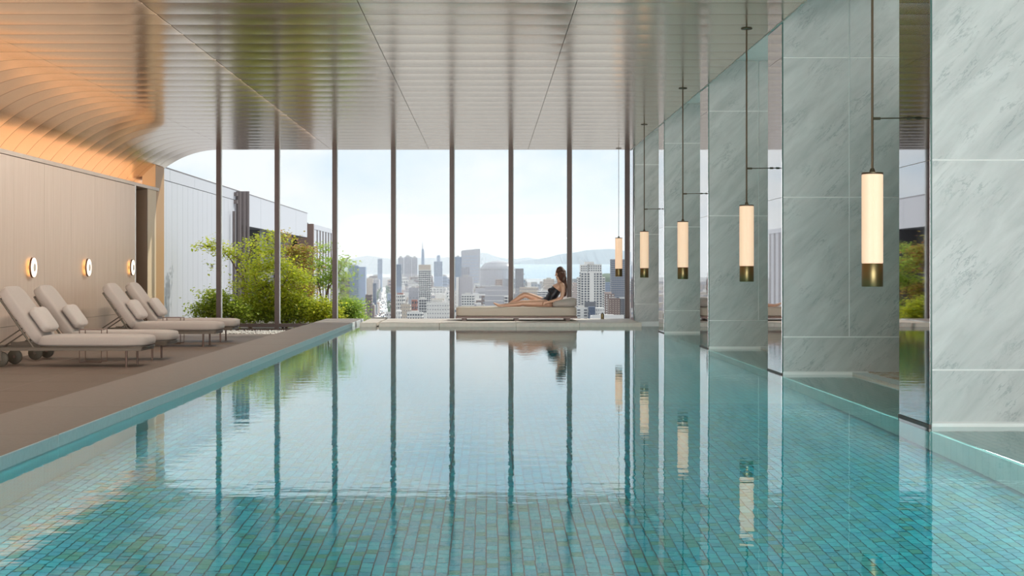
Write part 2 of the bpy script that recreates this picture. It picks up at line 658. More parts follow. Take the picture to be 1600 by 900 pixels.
# ---- floor: brown stone deck with single slabs
zd = EYE + ZD * K
fl = struct(MB().box((-3420 * K, -5.0, zd - 0.25), (-1500 * K, 5.72 * S, zd - 0.004)).build('floor', M['deck_joint']),
            'brown stone deck beside the raised pool', 'floor')
slab = None
nx, sy_ = 4, 1.24
sx_ = (1500 + 3080) * 0 + (3072 - 1512) * K / nx
for i in range(nx):
    for j in range(-1, 23):
        if slab is None:
            slab = MB().bbox((0, 0, -0.02), (sx_ - 0.005, sy_ - 0.005, 0), 0.002).mesh('floor_slab')
            slab.materials.append(M['deck'])
        y = 5.72 * S - (j + 2) * sy_
        link('floor_slab', slab, fl, (-3072 * K + i * sx_, y, zd))
tag(MB().box((-3420 * K, 5.72 * S, zd - 0.25), (-1500 * K, 6.06 * S, zd - 0.02)).build('floor', M['soil']),
    'dark gravel trough floor along the foot of the glass', 'floor', kind='structure')
# pebbles in the trough
pb = MB()
for i in range(1500):
    x = R.uniform(-3000, -1530) * K
    y = R.uniform(5.73, 6.05) * S
    r = R.uniform(0.016, 0.032)
    c = (x, y, zd - 0.012 + R.uniform(0, 0.012))
    v = [(c[0] + r * R.uniform(.8, 1.2), c[1], c[2]), (c[0] - r * R.uniform(.8, 1.2), c[1], c[2]), (c[0], c[1] + r, c[2]),
         (c[0], c[1] - r, c[2]), (c[0], c[1], c[2] + r * .8), (c[0], c[1], c[2] - r * .8)]
    pb.add(v, [(0, 2, 4), (2, 1, 4), (1, 3, 4), (3, 0, 4), (2, 0, 5), (1, 2, 5), (3, 1, 5), (0, 3, 5)])
tag(pb.build('pebbles', M['pebble'], smooth='all'), 'white pebbles in the trough along the glass wall', 'pebbles', kind='stuff')

# ---- pool edge: raised coping of single stones
cp = struct(MB().box((-1522 * K, -5, zd - 0.2), (-1190 * K, 6.06 * S, EYE + ZL * K - 0.062)).build('trim_1', M['deck_joint']),
            'raised stone coping along the left edge of the pool', 'coping')
ln = 1.8
st = MB().bbox((-1530 * K, 0, EYE + ZL * K - 0.14), (XP0 * K, ln - 0.004, EYE + ZL * K), 0.004)
me = st.mesh('coping_stone')
me.materials.append(M['coping'])
me.materials.append(M['coping_face'])
for p in me.polygons:
    if p.normal.x > 0.7:
        p.material_index = 1
for j in range(20):
    link('coping_stone', me, cp, (0, 6.08 * S - (j + 1) * ln, 0))

# ---- stone ledge under the window
lg = struct(MB().box((-1120 * K, 5.60 * S, -0.6), (1336 * K, 6.2 * S, EYE + ZL * K - 0.06)).build('trim_2', M['deck_joint']),
            'broad stone ledge along the window with the daybed on it', 'ledge')
ed = [(-1114, -969), (-947, -420), (-420, 248), (248, 800), (800, 1342)]
for a_, b_ in ed:
    MB().bbox((a_ * K + 0.002, 5.57 * S, EYE + ZL * K - 0.10), (b_ * K - 0.002, 6.08 * S, EYE + ZL * K), 0.004).build('ledge_stone', M['ledge'], lg)

# ---- pool basin
zf = -1.2
bas = struct(MB().box((XP0 * K - 0.3, -5, zf - 0.3), (2400 * K, 5.62 * S, zf - 0.012)).build('pool_floor', M['tile_bed']),
             'turquoise tiled floor of the swimming pool', 'pool floor')
bm_ = MB().add([(XP0 * K, -5, zf), (XP1 * K, -5, zf), (XP1 * K, 4.9, zf), (XP0 * K, 4.9, zf)], [(0, 1, 2, 3)])
bm_.add([(XP0 * K, 13.0, zf), (XP1 * K, 13.0, zf), (XP1 * K, 5.62 * S, zf), (XP0 * K, 5.62 * S, zf)], [(0, 1, 2, 3)])
bm_.build('far_tiling', M['tile_far'], bas)
tw, tl_ = 0.055, 0.085
t0 = []
ncol = int((XP1 - XP0) * K / tw)
nrow = int((13.0 - 4.9) / tl_)
tiles = []
for i in range(ncol):
    for j in range(nrow + 1):
        x = XP0 * K + i * tw
        y = 4.9 + j * tl_ + (tl_ / 2 if i % 2 else 0)
        if y > 13.0 - tl_:
            continue
        tiles.append((x, y))
# the tiles that show largest: nearest the lens at the foot of the picture
tiles.sort(key=lambda q: abs(q[0] + 0.1) * 0.25 + abs(q[1] - 6.5))
tm = MB().box((0.003, 0.003, -0.012), (tw - 0.003, tl_ - 0.003, 0.0)).mesh('pool_tile')
tm.materials.append(M['tile'])
for (x, y) in tiles[:300]:
    link('pool_tile', tm, bas, (x, y, zf))
mt = MB()
for (x, y) in tiles[300:]:
    v = [(x + .003, y + .003, zf - .012), (x + tw - .003, y + .003, zf - .012), (x + tw - .003, y + tl_ - .003, zf - .012), (x + .003, y + tl_ - .003, zf - .012)]
    mt.add(v + [(a, b, zf) for a, b, c in v], [(4, 5, 6, 7), (0, 1, 5, 4), (1, 2, 6, 5), (2, 3, 7, 6), (3, 0, 4, 7)])
tag(mt.build('pool_tiles', M['tile'], bas), kind='stuff')
wl_ = MB()
wl_.box((XP0 * K - 0.1, -5, zf), (XP0 * K, 5.6 * S, -0.01))
wl_.box((XP0 * K, 5.6 * S, zf), (XP1 * K + 1, 5.66 * S, -0.02))
struct(wl_.build('pool_wall', M['tile_wall']), 'tiled side of the pool basin under the water', 'pool wall')
sh = struct(MB().box((XP1 * K, -5, zf), (1705 * K, 5.6 * S, -0.28)).build('pool_shelf', M['shelf_tile']),
            'shallow pale tiled shelf under water between the marble piers', 'pool shelf')
# ledge with beige mosaic behind the piers
ml = struct(MB().box((1700 * K, -5, -1), (2420 * K, 6.1 * S, 0.022)).build('mosaic_ledge', M['coping_face']),
            'low ledge with beige mosaic behind the marble piers', 'ledge')
mo = MB()
ms = 0.05
q = MB().box((0.002, 0.002, 0), (ms - 0.002, ms - 0.002, 0.006)).mesh('mosaic_tile')
q.materials.append(M['mosaic'])
cells = []
for a in range(8):
    for b in range(int(5.3 * S / ms)):
        x = 1700 * K + 0.16 + a * ms
        y = 0.6 * S + b * ms
        mo.box((x + .002, y + .002, .022), (x + ms - .002, y + ms - .002, .028))
MB().box((1696 * K, 3, -.06), (1700 * K, 5.6 * S, -.045)).build('led_strip', mat('warm_led', (.9, .6, .4), .5, emit=(1, .50, .22), es=0.7), ml)
tag(mo.build('mosaic_tiles', M['mosaic'], ml), kind='stuff')

# ---- water
wm = MB()
xs = [XP0 * K, 1702 * K]
ys = [-5.0, 5.6 * S]
wm.add([(xs[0], ys[0], 0), (xs[1], ys[0], 0), (xs[1], ys[1], 0), (xs[0], ys[1], 0)], [(0, 1, 2, 3)])
tag(wm.build('pool_water', M['water']), 'still turquoise water of the swimming pool', 'water', kind='stuff')

# ---- ceiling: champagne metal panels, curving down at the left
PD = 0.124
rows = range(-21, 27)
sag = 0.0042
RC, X0 = 870, -2560
ARC_END = math.acos((1163 - 1146 + 870 - 395) / 870.0)
cz = EYE + ZC * K
cb = MB().box((-2560 * K, -5, cz + 0.05), (1369 * K, 6.14 * S, cz + 0.35))
# shell behind the curved panels
n = 14
prof = []
for i in range(n + 1):
    a = ARC_END * i / n
    prof.append((X0 * K - (RC * K + 0.05) * math.sin(a), cz + 0.05 - (RC * K + 0.05) * (1 - math.cos(a)) + 0.0))
v, f = [], []
for (x, z) in prof:
    v += [(x, -5, z), (x, 6.14 * S, z), (x - 0.2, -5, z + 0.2), (x - 0.2, 6.14 * S, z + 0.2)]
for i in range(n):
    a, b = i * 4, i * 4 + 4
    f += [(a, a + 1, b + 1, b), (a + 2, b + 2, b + 3, a + 3), (a, b, b + 2, a + 2), (a + 1, a + 3, b + 3, b + 1)]
cb.add(v, f)
ce = struct(cb.build('ceiling', M['bronze']), 'champagne metal panel ceiling curving down to the timber wall', 'ceiling')


def panel_mesh(name, fn, nu, nv):
    """fn(u, t, h) -> point; u along the panel, t across 0..1, h = height of the skin off the face"""
    vv, ff = [], []
    for i in range(nu + 1):
        u = i / nu
        ring = [fn(u, 0, -0.03)]
        for j in range(nv + 1):
            t = j / nv
            ring.append(fn(u, t, (sag if nu == 1 else sag * .5) * (1 - (2 * t - 1) ** 2)))
        ring.append(fn(u, 1, -0.03))
        vv += ring
    m_ = nv + 3
    for i in range(nu):
        for j in range(m_ - 1):
            a = i * m_ + j
            ff.append((a, a + 1, a + m_ + 1, a + m_))
        ff.append((i * m_ + m_ - 1, i * m_, (i + 1) * m_, (i + 1) * m_ + m_ - 1))
    ff.append(tuple(range(m_ - 1, -1, -1)))
    ff.append(tuple(range(nu * m_, nu * m_ + m_)))
    b = MB().add(vv, ff)
    me = b.mesh(name)
    me.materials.append(M['ceil_metal'])
    bm = bmesh.new()
    bm.from_mesh(me)
    bmesh.ops.recalc_face_normals(bm, faces=bm.faces)
    bm.to_mesh(me)
    bm.free()
    me.polygons.foreach_set('use_smooth', [True] * len(me.polygons))
    me.set_sharp_from_angle(angle=math.radians(30))
    return me


g_ = 0.0055
pw = PD * S - 2 * g_
segs = [(-2435, -1495), (-1495, -560), (-560, 384), (384, 1366)]
pms = []
for (a, b) in segs:
    pms.append(panel_mesh('ceiling_panel', lambda u, t, h, a=a, b=b: (a * K + .003 + u * ((b - a) * K - .006), g_ + t * pw, cz - h), 1, 8))


def arcfn(u, t, h):
    flat = 125.0
    tot = flat + RC * ARC_END
    s_ = u * tot
    if s_ < flat:
        return ((-2435 - s_) * K - .003, g_ + t * pw, cz - h)
    a = (s_ - flat) / RC
    r = RC * K - h
    return (X0 * K - r * math.sin(a), g_ + t * pw, cz - RC * K + r * math.cos(a))


pms.append(panel_mesh('ceiling_panel', arcfn, 22, 6))
for r_ in rows:
    y = (2.7725 + PD * r_) * S
    for pm in pms:
        link('ceiling_panel', pm, ce, (0, y, 0))
# raised soffit over the slot above the marble piers, with its upstand
so = MB().box((1369 * K, -5, EYE + 1311 * K), (2420 * K, 6.14 * S, EYE + 1311 * K + 0.2))
so.box((1367 * K, -5, cz - 0.01), (1371 * K, 6.14 * S, EYE + 1311 * K))
so.build('raised_soffit', M['white_stone'], ce)

# ---- walls
wr = struct(MB().box((2400 * K, -5, -1), (2420 * K, 6.14 * S, EYE + 1320 * K)).build('wall_right', M['marble']),
            'grey marble wall behind the piers', 'wall')
ztop = EYE + 747 * K
wlft = MB()
wlft.box((-3420 * K, -5, zd - .1), (-3082 * K, 5.57 * S, ztop))
wlft.box((-3420 * K, 5.57 * S, zd - .1), (-3190 * K, 6.2 * S, ztop))
wlft.box((-3420 * K, -5, ztop), (-3330 * K, 6.2 * S, EYE + 830 * K))
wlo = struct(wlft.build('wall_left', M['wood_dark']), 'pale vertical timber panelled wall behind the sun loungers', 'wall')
zj = EYE - 354 * K
edges = [5.57 - .285 * i for i in range(24)]
hi = MB().bbox((0, 0, 0), (1, 1, 1), 0.001)
for i in range(len(edges) - 1):
    y0, y1 = edges[i + 1] * S, edges[i] * S
    MB().box((-3084 * K, y0 + .002, zj + .003), (XW * K, y1 - .002, ztop - .01)).build('timber_panel', M['wood_wall'], wlo)
    MB().box((-3084 * K, y0 + .002, zd), (XW * K, y1 - .002, zj - .003)).build('timber_panel', M['wood_wall'], wlo)
# recess, metal edge, cream jamb and end pilaster next to the glass
MB().box((-3080 * K, 5.57 * S, zd), (-3064 * K, 5.576 * S, ztop)).build('edge_strip', M['coping_face'], wlo)
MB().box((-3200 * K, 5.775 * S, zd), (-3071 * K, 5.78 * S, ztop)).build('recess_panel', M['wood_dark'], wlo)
MB().box((-3200 * K, 5.78 * S, zd), (-3072 * K, 5.93 * S, ztop)).build('jamb', M['jamb'], wlo)
MB().box((-3200 * K, 5.93 * S, zd), (-3078 * K, 6.09 * S, EYE + 985 * K)).build('pilaster', M['pilaster'], wlo)
tr = MB().box((-3330 * K, -5, EYE + 747 * K), (-3064 * K, 5.97 * S, EYE + 752 * K))
tr.box((-3076 * K, -5, EYE + 752 * K), (-3064 * K, 5.97 * S, EYE + 775 * K))
struct(tr.build('trim_3', M['wood_trim']), 'pale timber cornice along the top of the panelled wall', 'cornice')

# ---- glass wall
win = struct(empty('window_1', W(0, DW, ZL)), 'tall glass wall with dark bronze mullions at the end of the pool', 'window')
win_o = Vector(win.location)


def wbox(name, a, b, m):
    bx = MB().box(Vector(a) - win_o, Vector(b) - win_o)
    return bx.build(name, m, win)


mx_ = [-3110 + 556.6 * i for i in range(9)]
mx_ = [(px - CX) * DW for px in (252.5, 342, 433, 523, 614.5, 706, 798, 889.5, 980)]
for i, x in enumerate(mx_):
    zb = -545 if x < -1180 else ZL
    hw = 21 if i else 14
    zt = 1165 if x > -2700 else 1150
    if i == 0:
        zt = 990
    wbox('mullion', ((x - hw) * K, DW * S - .06, EYE + zb * K), ((x + hw) * K, DW * S + .10, EYE + zt * K), M['bronze'])
    wbox('glazing_bead', ((x + hw) * K, DW * S + .01, EYE + zb * K), ((x + hw + 7) * K, DW * S + .05, EYE + zt * K), M['coping_face'])
for i in range(8):
    a, b = mx_[i], mx_[i + 1]
    zb = -530 if a < -1400 else ZL
    wbox('pane', ((a + 14) * K, DW * S + .025, EYE + zb * K), ((b - 14) * K, DW * S + .037, EYE + 1240 * K), M['glass'])
wbox('bottom_rail', (mx_[0] * K, DW * S - .05, EYE - 530 * K), (-1200 * K, DW * S + .08, EYE - 497 * K), M['bronze'])
wbox('sill', (mx_[0] * K, DW * S - .16, EYE - 566 * K), (-1400 * K, DW * S + .08, EYE - 545 * K), M['bronze'])
wbox('head_rail', (-2500 * K, DW * S - .01, EYE + 1163 * K), (1372 * K, DW * S + .08, EYE + 1200 * K), M['bronze'])

# ---- marble piers
ords = ['nearest', 'second', 'third', 'fourth', 'farthest']
plab = ['nearest grey marble pier, cut off by the right edge of the photo',
        'second marble pier, behind the largest pendant lamp',
        'third marble pier, behind the second largest pendant lamp',
        'fourth marble pier, behind the middle one of the pendant lamps',
        'farthest and narrowest marble pier, touching the glass wall']
for i in range(5):
    y0, y1 = (1.985 + i) * S, (2.135 + i) * S
    rt = tag(empty('marble_pier', (XP1 * K, y0, 0)), plab[i], 'pier', 'marble piers along the pool')
    o_ = Vector(rt.location)

    def pb_(name, a, b, m, ch=0):
        mb = MB()
        (mb.bbox if ch else mb.box)(*([Vector(a) - o_, Vector(b) - o_] + ([ch] if ch else [])))
        return mb.build(name, m, rt)
    zt = EYE + 1311 * K
    pb_('core', (XP1 * K + .012, y0 + .010, -.3), (2400 * K, y1 - .010, zt), M['grout'])
    rowsz = [(-470, -306), (-306, 346), (346, 998), (998, 1311)]
    for ri, (a, b) in enumerate(rowsz):
        cols_ = [(XP1, 2400)] if ri == 0 else [(XP1, 1687), (1687, 2400)]
        for (xa, xb) in cols_:
            x0 = xa * K + (0.014 if xa == XP1 else .006)
            pb_('marble_slab', (x0, y0, EYE + a * K + .006), (xb * K - .006, y0 + .02, EYE + b * K - .006), M['marble'])
            pb_('marble_slab', (x0, y1 - .02, EYE + a * K + .006), (xb * K - .006, y1, EYE + b * K - .006), M['marble'])
    pb_('base', (XP1 * K + .010, y0 - .012, -.3), (2400 * K, y1 + .012, EYE - 470 * K), M['white_stone'])
    for (a, b) in ((-476, 345), (345, 998), (998, 1311)):
        pb_('mirror_panel', (XP1 * K, y0 + .006, EYE + a * K + .002), (XP1 * K + .012, y1 - .006, EYE + b * K - .002), M['mirror'])
    pb_('edge_strip', (XP1 * K + .001, y0 - .002, EYE - 476 * K), (XP1 * K + .014, y0 + .006, zt), M['mirror_edge'])
    pb_('mirror_foot', (XP1 * K - .008, y0, -.3), (XP1 * K + .012, y1, EYE - 476 * K), M['bronze'])

# ================================================================== PENDANT LAMPS
plabels = ['largest pendant lamp, nearest the camera, in front of the second marble pier',
           'second largest peach pendant lamp, in front of the third marble pier',
           'middle-sized peach pendant lamp, third from the nearest',
           'small peach pendant lamp beside the last bronze mullion, in front of the farthest pier',
           'smallest pendant lamp, hanging in front of the window glass']


def pendant(i, d, arm=True):
    zb = EYE - 49 * K                       # underside of the brass foot
    rt = tag(empty('pendant_lamp', ((1363 - CX) * 2.06 * K, d * S, zb)), plabels[i], 'lamp', 'row of cylinder pendant lamps')
    L = 366.7 * K
    r = 0.0725
    n = 40
    prof = [(r * .97, 0), (r, .004), (r, .157), (r * .98, .160)]
    MB().lathe(prof, 32).build('brass_foot', M['brass'], rt, smooth=True)
    # reeded shade
    v, f = [], []
    zs = [.160, .168, L - .02, L - .012]
    rr = [.95, 1.0, 1.0, .95]
    nn = 96
    for z, q_ in zip(zs, rr):
        for k in range(nn):
            a = 2 * PI * k / nn
            q = r * q_ * (1.0 - 0.022 * (k % 2))
            v.append((q * math.cos(a), q * math.sin(a), z))
    for j in range(3):
        for k in range(nn):
            k2 = (k + 1) % nn
            f.append((j * nn + k, j * nn + k2, (j + 1) * nn + k2, (j + 1) * nn + k))
    f += [tuple(range(nn - 1, -1, -1)), tuple(range(3 * nn, 4 * nn))]
    MB().add(v, f).build('shade', M['shade'], rt)
    MB().lathe([(r * 1.0, L - .012), (r * 1.02, L - .010), (r * 1.02, L), (r * .3, L + .004), (.012, L + .03)], 32).build('cap', M['cable'], rt, smooth=True)
    top = cz - zb
    MB().tube([(0, 0, L), (0, 0, top)], 0.0085 if i < 4 else .005, 8).build('rod', M['cable'], rt, smooth=True)
    MB().lathe([(.055, top - .012), (.06, top - .004), (.06, top)], 24).build('ceiling_rose', M['cable'], rt, smooth=True)
    if arm:
        za = 492 * K + 49 * K
        x1 = (XP1 - (1363 - CX) * 2.06) * K
        MB().tube([(0, 0, za), (x1 - .0005, 0, za + .004)], 0.005, 6).tube([(0, 0, za), (.055, 0, za)], .010, 8).tube(
            [(x1 - .05, 0, za + .003), (x1 - .015, 0, za + .004)], .010, 8).build('stay_arm', M['cable'], rt, smooth=True)
    return rt


for i in range(4):
    pendant(i, 2.06 + i)
pendant(4, 6.045, False)

# ================================================================== WALL SCONCES
slab_ = ['ring wall light nearest the camera, above the first sun lounger',
         'middle ring wall light on the timber wall',
         'ring wall light nearest the brown recess and the glass']
for i, px in enumerate((45.5, 132.5, 202)):
    d = -XW / (CX - px)
    z = EYE + (CY - 418) * d * K
    rt = tag(empty('wall_light', (XW * K, d * S, z)), slab_[i], 'wall light', 'ring lights on the timber wall')
    MB().lathe([(.035, 0), (.035, .035)], 20, axis='X').build('stem', M['lamp_rim'], rt, smooth=True)
    MB().lathe([(.11, .03), (.125, .034), (.125, .040)], 32, axis='X').build('rear_glow', M['lamp_back'], rt, smooth=True)
    MB().lathe([(.135, .040), (.15, .046), (.15, .066), (.143, .070)], 40, axis='X').build('rim', M['lamp_rim'], rt, smooth=True)
    MB().lathe([(.143, .068), (.138, .076), (.06, .080)], 40, axis='X').build('lit_face', M['lamp_face'], rt, smooth=True)
    MB().lathe([(.06, .079), (.055, .084), (.02, .086)], 28, axis='X').build('centre_disc', M['lamp_centre'], rt, smooth=True)

# ================================================================== SUN LOUNGERS
def make_lounger():
    rt = empty('sun_lounger')
    wd = .53                                  # legs apart
    hw = .33                                  # cushion half width
    # frame: two rails and cross bars, at z .20-.247
    fr = MB()
    for s_ in (-1, 1):
        y = s_ * (hw - .035)
        fr.bbox((-1.92, y - .016, .202), (.20, y + .016, .246), .006)
    fr.bbox((.17, -hw + .03, .205), (.21, hw - .03, .243), .006)
    for x in (-1.90, -1.1, -.5):
        fr.box((x, -hw + .03, .21), (x + .03, hw - .03, .236))
    fr.build('frame', M['frame'], rt)
    # rounded end plate below the cushion foot
    MB().squad((-.44, 0, .250), (.69, hw - .015, .012), .25, 40, 8).build('base_panel', M['frame'], rt, smooth='all')
    for s_ in (-1, 1):
        MB().tube([(0, s_ * wd / 2, 0), (0, s_ * wd / 2, .215)], [.0135, .0155], 12).build('leg', M['leg'], rt, smooth=True)
    for s_ in (-1, 1):
        w_ = MB().lathe([(.085, -.022), (.095, -.016), (.095, .016), (.085, .022)], 28, (-1.60, s_ * (hw - .075), .095), 'Y').build('wheel', M['wheel'], rt, smooth=True)
        MB().lathe([(.018, -.03), (.018, .03)], 12, (-1.60, s_ * (hw - .075), .095), 'Y').build('hub', M['leg'], w_, smooth=True)
        MB().box((-1.615, s_ * (hw - .05) - .008, .09), (-1.585, s_ * (hw - .05) + .008, .22)).build('wheel_bracket', M['frame'], rt)
    MB().squad((-.45, 0, .325), (.715, hw, .075), .36, 60, 22).build('seat_cushion', M['fabric'], rt, smooth='all')
    # backrest: leans back by 54 degrees
    a = math.radians(54)
    ux, uz = -math.cos(a), math.sin(a)        # up along the back
    nx_, nz_ = math.sin(a), math.cos(a)       # out of the front face
    hx, hz = -1.17, .262
    rot = Matrix(((ux, 0, nx_), (0, 1, 0), (uz, 0, nz_)))
    bl = .86
    c = Vector((hx + ux * (bl / 2 - .02) + nx_ * .085, 0, hz + uz * (bl / 2 - .02) + nz_ * .085))
    MB().squad(c, (bl / 2, hw, .080), .36, 60, 22, rot).build('back_cushion', M['fabric'], rt, smooth='all')
    bf = MB()
    for s_ in (-1, 1):
        y = s_ * (hw - .04)
        bf.tube([(hx, y, hz - .03), (hx + ux * .74, y, hz + uz * .74)], .014, 8)
    for q_ in (.1, .4, .735):
        bf.tube([(hx + ux * q_, -hw + .04, hz + uz * q_), (hx + ux * q_, hw - .04, hz + uz * q_)], .010, 8)
    bf.build('back_frame', M['frame'], rt, smooth=True)
    pr = MB()
    for s_ in (-1, 1):
        y = s_ * (hw - .12)
        pr.tube([(hx + ux * .28, y, hz + uz * .28), (-1.72, y, .235)], .009, 8)
    pr.tube([(-1.72, -hw + .05, .235), (-1.72, hw - .05, .235)], .010, 8)
    pr.build('back_prop', M['frame'], rt, smooth=True)
    return rt, (hx, hz, a, ux, uz, nx_, nz_)


lounger, (hx, hz, ba, ux, uz, nx_, nz_) = make_lounger()
lp = [(3.756, 'nearest sun lounger, its head end cut off by the left edge of the photo'),
      (4.043, 'second sun lounger from the camera, behind the nearest one'),
      (4.766, 'third sun lounger from the camera, in front of the one by the glass'),
      (5.068, 'farthest sun lounger, closest to the glass wall and the shrubs')]
lpos = []
for i, (d, lab) in enumerate(lp):
    o = lounger if i == 0 else copy_tree(lounger)
    o.location = (-2117 * K, d * S + .265, zd)
    o.rotation_euler = (0, 0, math.radians((-1.5, -1.0, -.5, 0)[i]))
    tag(o, lab, 'sun lounger', 'sun loungers on the deck')
    lpos.append(o)
# pillows lie on the loungers
plab2 = ['loose pillow on the nearest sun lounger', 'loose pillow on the second sun lounger from the camera',
         'loose pillow on the third sun lounger from the camera', 'loose pillow on the sun lounger closest to the glass']
rot = Matrix(((ux, 0, nx_), (0, 1, 0), (uz, 0, nz_)))
pm_ = MB().squad((0, 0, 0), (.185, .25, .078), .42, 48, 20, rot, .35).mesh('pillow')
pm_.materials.append(M['fabric_pillow'])
pm_.polygons.foreach_set('use_smooth', [True] * len(pm_.polygons))
for i, (d, lab) in enumerate(lp):
    p = link('pillow', pm_)
    q_ = .235
    p.location = Vector(lpos[i].location) + Vector((hx + ux * q_ + nx_ * .236, -.02, hz + uz * q_ + nz_ * .236))
    p.rotation_euler = (0, 0, math.radians((-1.5, 1, -1, 1)[i]))
    tag(p, plab2[i], 'pillow', 'pillows on the sun loungers')


# ================================================================== SIDE TABLES
def side_table(loc, lab):
    rt = tag(empty('side_table', loc), lab, 'table', 'slim metal side tables')
    h, w_ = .44, .155
    MB().bbox((-w_, -w_, h - .012), (w_, w_, h), .004).build('table_top', M['leg'], rt)
    for sx in (-1, 1):
        for sy in (-1, 1):
            MB().tube([(sx * (w_ - .01), sy * (w_ - .01), 0.006), (sx * (w_ - .01), sy * (w_ - .01), h - .01)], .006, 8).build('leg', M['leg'], rt, smooth=True)
    b = MB()
    for s_ in (-1, 1):
        b.tube([(-w_ + .01, s_ * (w_ - .01), .006), (w_ - .01, s_ * (w_ - .01), .006)], .006, 8)
    b.tube([(-w_ + .01, -w_ + .01, .006), (-w_ + .01, w_ - .01, .006)], .006, 8)
    b.build('foot_bar', M['leg'], rt, smooth=True)
    return rt


side_table((-2435 * K, 3.952 * S, zd), 'slim metal side table between the two nearest sun loungers')
side_table((-2440 * K, 4.972 * S, zd), 'slim metal side table between the two loungers by the glass')

# ================================================================== DAYBED
zl = EYE + ZL * K
db = tag(empty('daybed', ((807 - CX) * 5.88 * K, 5.80 * S + .48, zl)), 'low beige daybed on a wooden base on the window ledge', 'daybed')
x0, x1 = (712 - CX) * 5.80 * K - db.location.x, (902 - CX) * 5.80 * K - db.location.x
MB().bbox((x0 + .0, -.48, .045), (x1, .48, .088), .006).build('wooden_base', M['daybed_wood'], db)
MB().squad(((x0 + x1) / 2, 0, .176), ((x1 - x0) / 2 - .004, .475, .090), .13, 96, 24).build('mattress', M['daybed_fabric'], db, smooth='all')
for x in (x0 + .16, (x0 + x1) / 2, x1 - .18):
    for y in (-.36, .36):
        MB().bbox((x - .045, y - .045, 0), (x + .045, y + .045, .046), .004).build('foot', M['daybed_wood'], db)
zm = zl + .266                                   # top of the mattress
# wedge bolster
wx0, wx1 = (864.5 - CX) * 5.80 * K, (902 - CX) * 5.80 * K
wb = MB()
n = 30
prof = []
for k in range(n):
    a = 2 * PI * k / n
    cxx, czz = math.cos(a), math.sin(a)
    x = math.copysign(abs(cxx) ** .45, cxx)
    z = math.copysign(abs(czz) ** .45, czz)
    u = (x + 1) / 2
    hgt = .115 + .075 * min(1, u * 1.25)
    prof.append(((wx1 - wx0) * u, (z + 1) / 2 * hgt))
v, f = [], []
ny = 12
for j in range(ny + 1):
    t = -1 + 2 * j / ny
    e_ = max(0.0, 1 - abs(t) ** 8) ** .3 if abs(t) < 1 else 0
    sc_ = .86 + .14 * e_
    for (x, z) in prof:
        v.append(((wx1 - wx0) / 2 + (x - (wx1 - wx0) / 2) * sc_, t * .43, .09 + (z - .09) * sc_))
for j in range(ny):
    for k in range(n):
        k2 = (k + 1) % n
        f.append((j * n + k, (j + 1) * n + k, (j + 1) * n + k2, j * n + k2))
f += [tuple(range(n)), tuple(range(ny * n + n - 1, ny * n - 1, -1))]
bo = wb.add(v, f).build('bolster', M['fabric_pillow'], None, smooth='all', loc=(wx0, 5.80 * S + .48, zm - .006))
tag(bo, 'wedge-shaped grey bolster at the head of the daybed behind the woman', 'bolster')

# small bronze post on the ledge
ft = tag(empty('floor_light', at(941.3, 498, 6.02)), 'small bronze post light on the ledge right of the daybed', 'light')
ft.location.z = zl
MB().lathe([(.032, 0), (.032, .10), (.028, .104)], 20).build('post', M['brass'], ft, smooth=True)
MB().lathe([(.016, .104), (.016, .125), (.012, .128)], 16).build('top_knob', M['bronze'], ft, smooth=True)

# ================================================================== WOMAN
def blob(mb, pts, n=16):
    """pts: (point, lateral radius along depth, thickness radius in the picture plane); closed round ends"""
    P = [Vector(p[0]) for p in pts]
    lat0 = Vector((0, 1, 0))
    rings = []
    N = len(P)
    for i in range(N):
        t = (P[min(i + 1, N - 1)] - P[max(i - 1, 0)]).normalized()
        lat = (lat0 - t * lat0.dot(t))
        if lat.length < .2:
            lat = Vector((1, 0, 0)) - t * t.x
        lat.normalize()
        nr = t.cross(lat).normalized()
        rings.append((P[i], lat, nr, pts[i][1], pts[i][2], t))
    full = []
    p, la, nr, a, b, t = rings[0]
    for q in (.92, .55):
        full.append((p - t * min(a, b) * q, la, nr, a * math.sqrt(1 - q * q), b * math.sqrt(1 - q * q)))
    full += [(p, la, nr, a, b) for (p, la, nr, a, b, t) in rings]
    p, la, nr, a, b, t = rings[-1]
    for q in (.55, .92):
        full.append((p + t * min(a, b) * q, la, nr, a * math.sqrt(1 - q * q), b * math.sqrt(1 - q * q)))
    v, f = [], []
    for (p, la, nr, a, b) in full:
        for k in range(n):
            w = 2 * PI * k / n
            v.append(p + la * a * math.cos(w) + nr * b * math.sin(w))
    for i in range(len(full) - 1):
        for k in range(n):
            k2 = (k + 1) % n
            f.append((i * n + k, i * n + k2, (i + 1) * n + k2, (i + 1) * n + k))
    f += [tuple(range(n - 1, -1, -1)), tuple(range((len(full) - 1) * n, len(full) * n))]
    mb.add(v, f)


def remeshed(mb, name, m, parent, vox, it):
    tmp = mb.build(name + '_tmp', m)
    md = tmp.modifiers.new('r', 'REMESH')
    md.mode = 'VOXEL'
    md.voxel_size = vox
    sm = tmp.modifiers.new('s', 'SMOOTH')
    sm.iterations = it
    sm.factor = 0.5
    dg = bpy.context.evaluated_depsgraph_get()
    me = bpy.data.meshes.new_from_object(tmp.evaluated_get(dg))
    bpy.data.objects.remove(tmp)
    me.name = name
    me.materials.clear()
    me.materials.append(m)
    me.polygons.foreach_set('use_smooth', [True] * len(me.polygons))
    return link(name, me, parent)


dC = 5.885
wo = tag(empty('person', (at(858, 480, dC).x, dC * S, zm)), 'person in a black swimsuit reclining on the daybed, looking out', 'person')
wo_o = Vector(wo.location)


def q(px, py, dy=0.0):
    """picture point on the woman's own plane, dy metres behind it, relative to her root"""
    p = at(px, py, dC)
    p.y += dy
    return p - wo_o


b = MB()
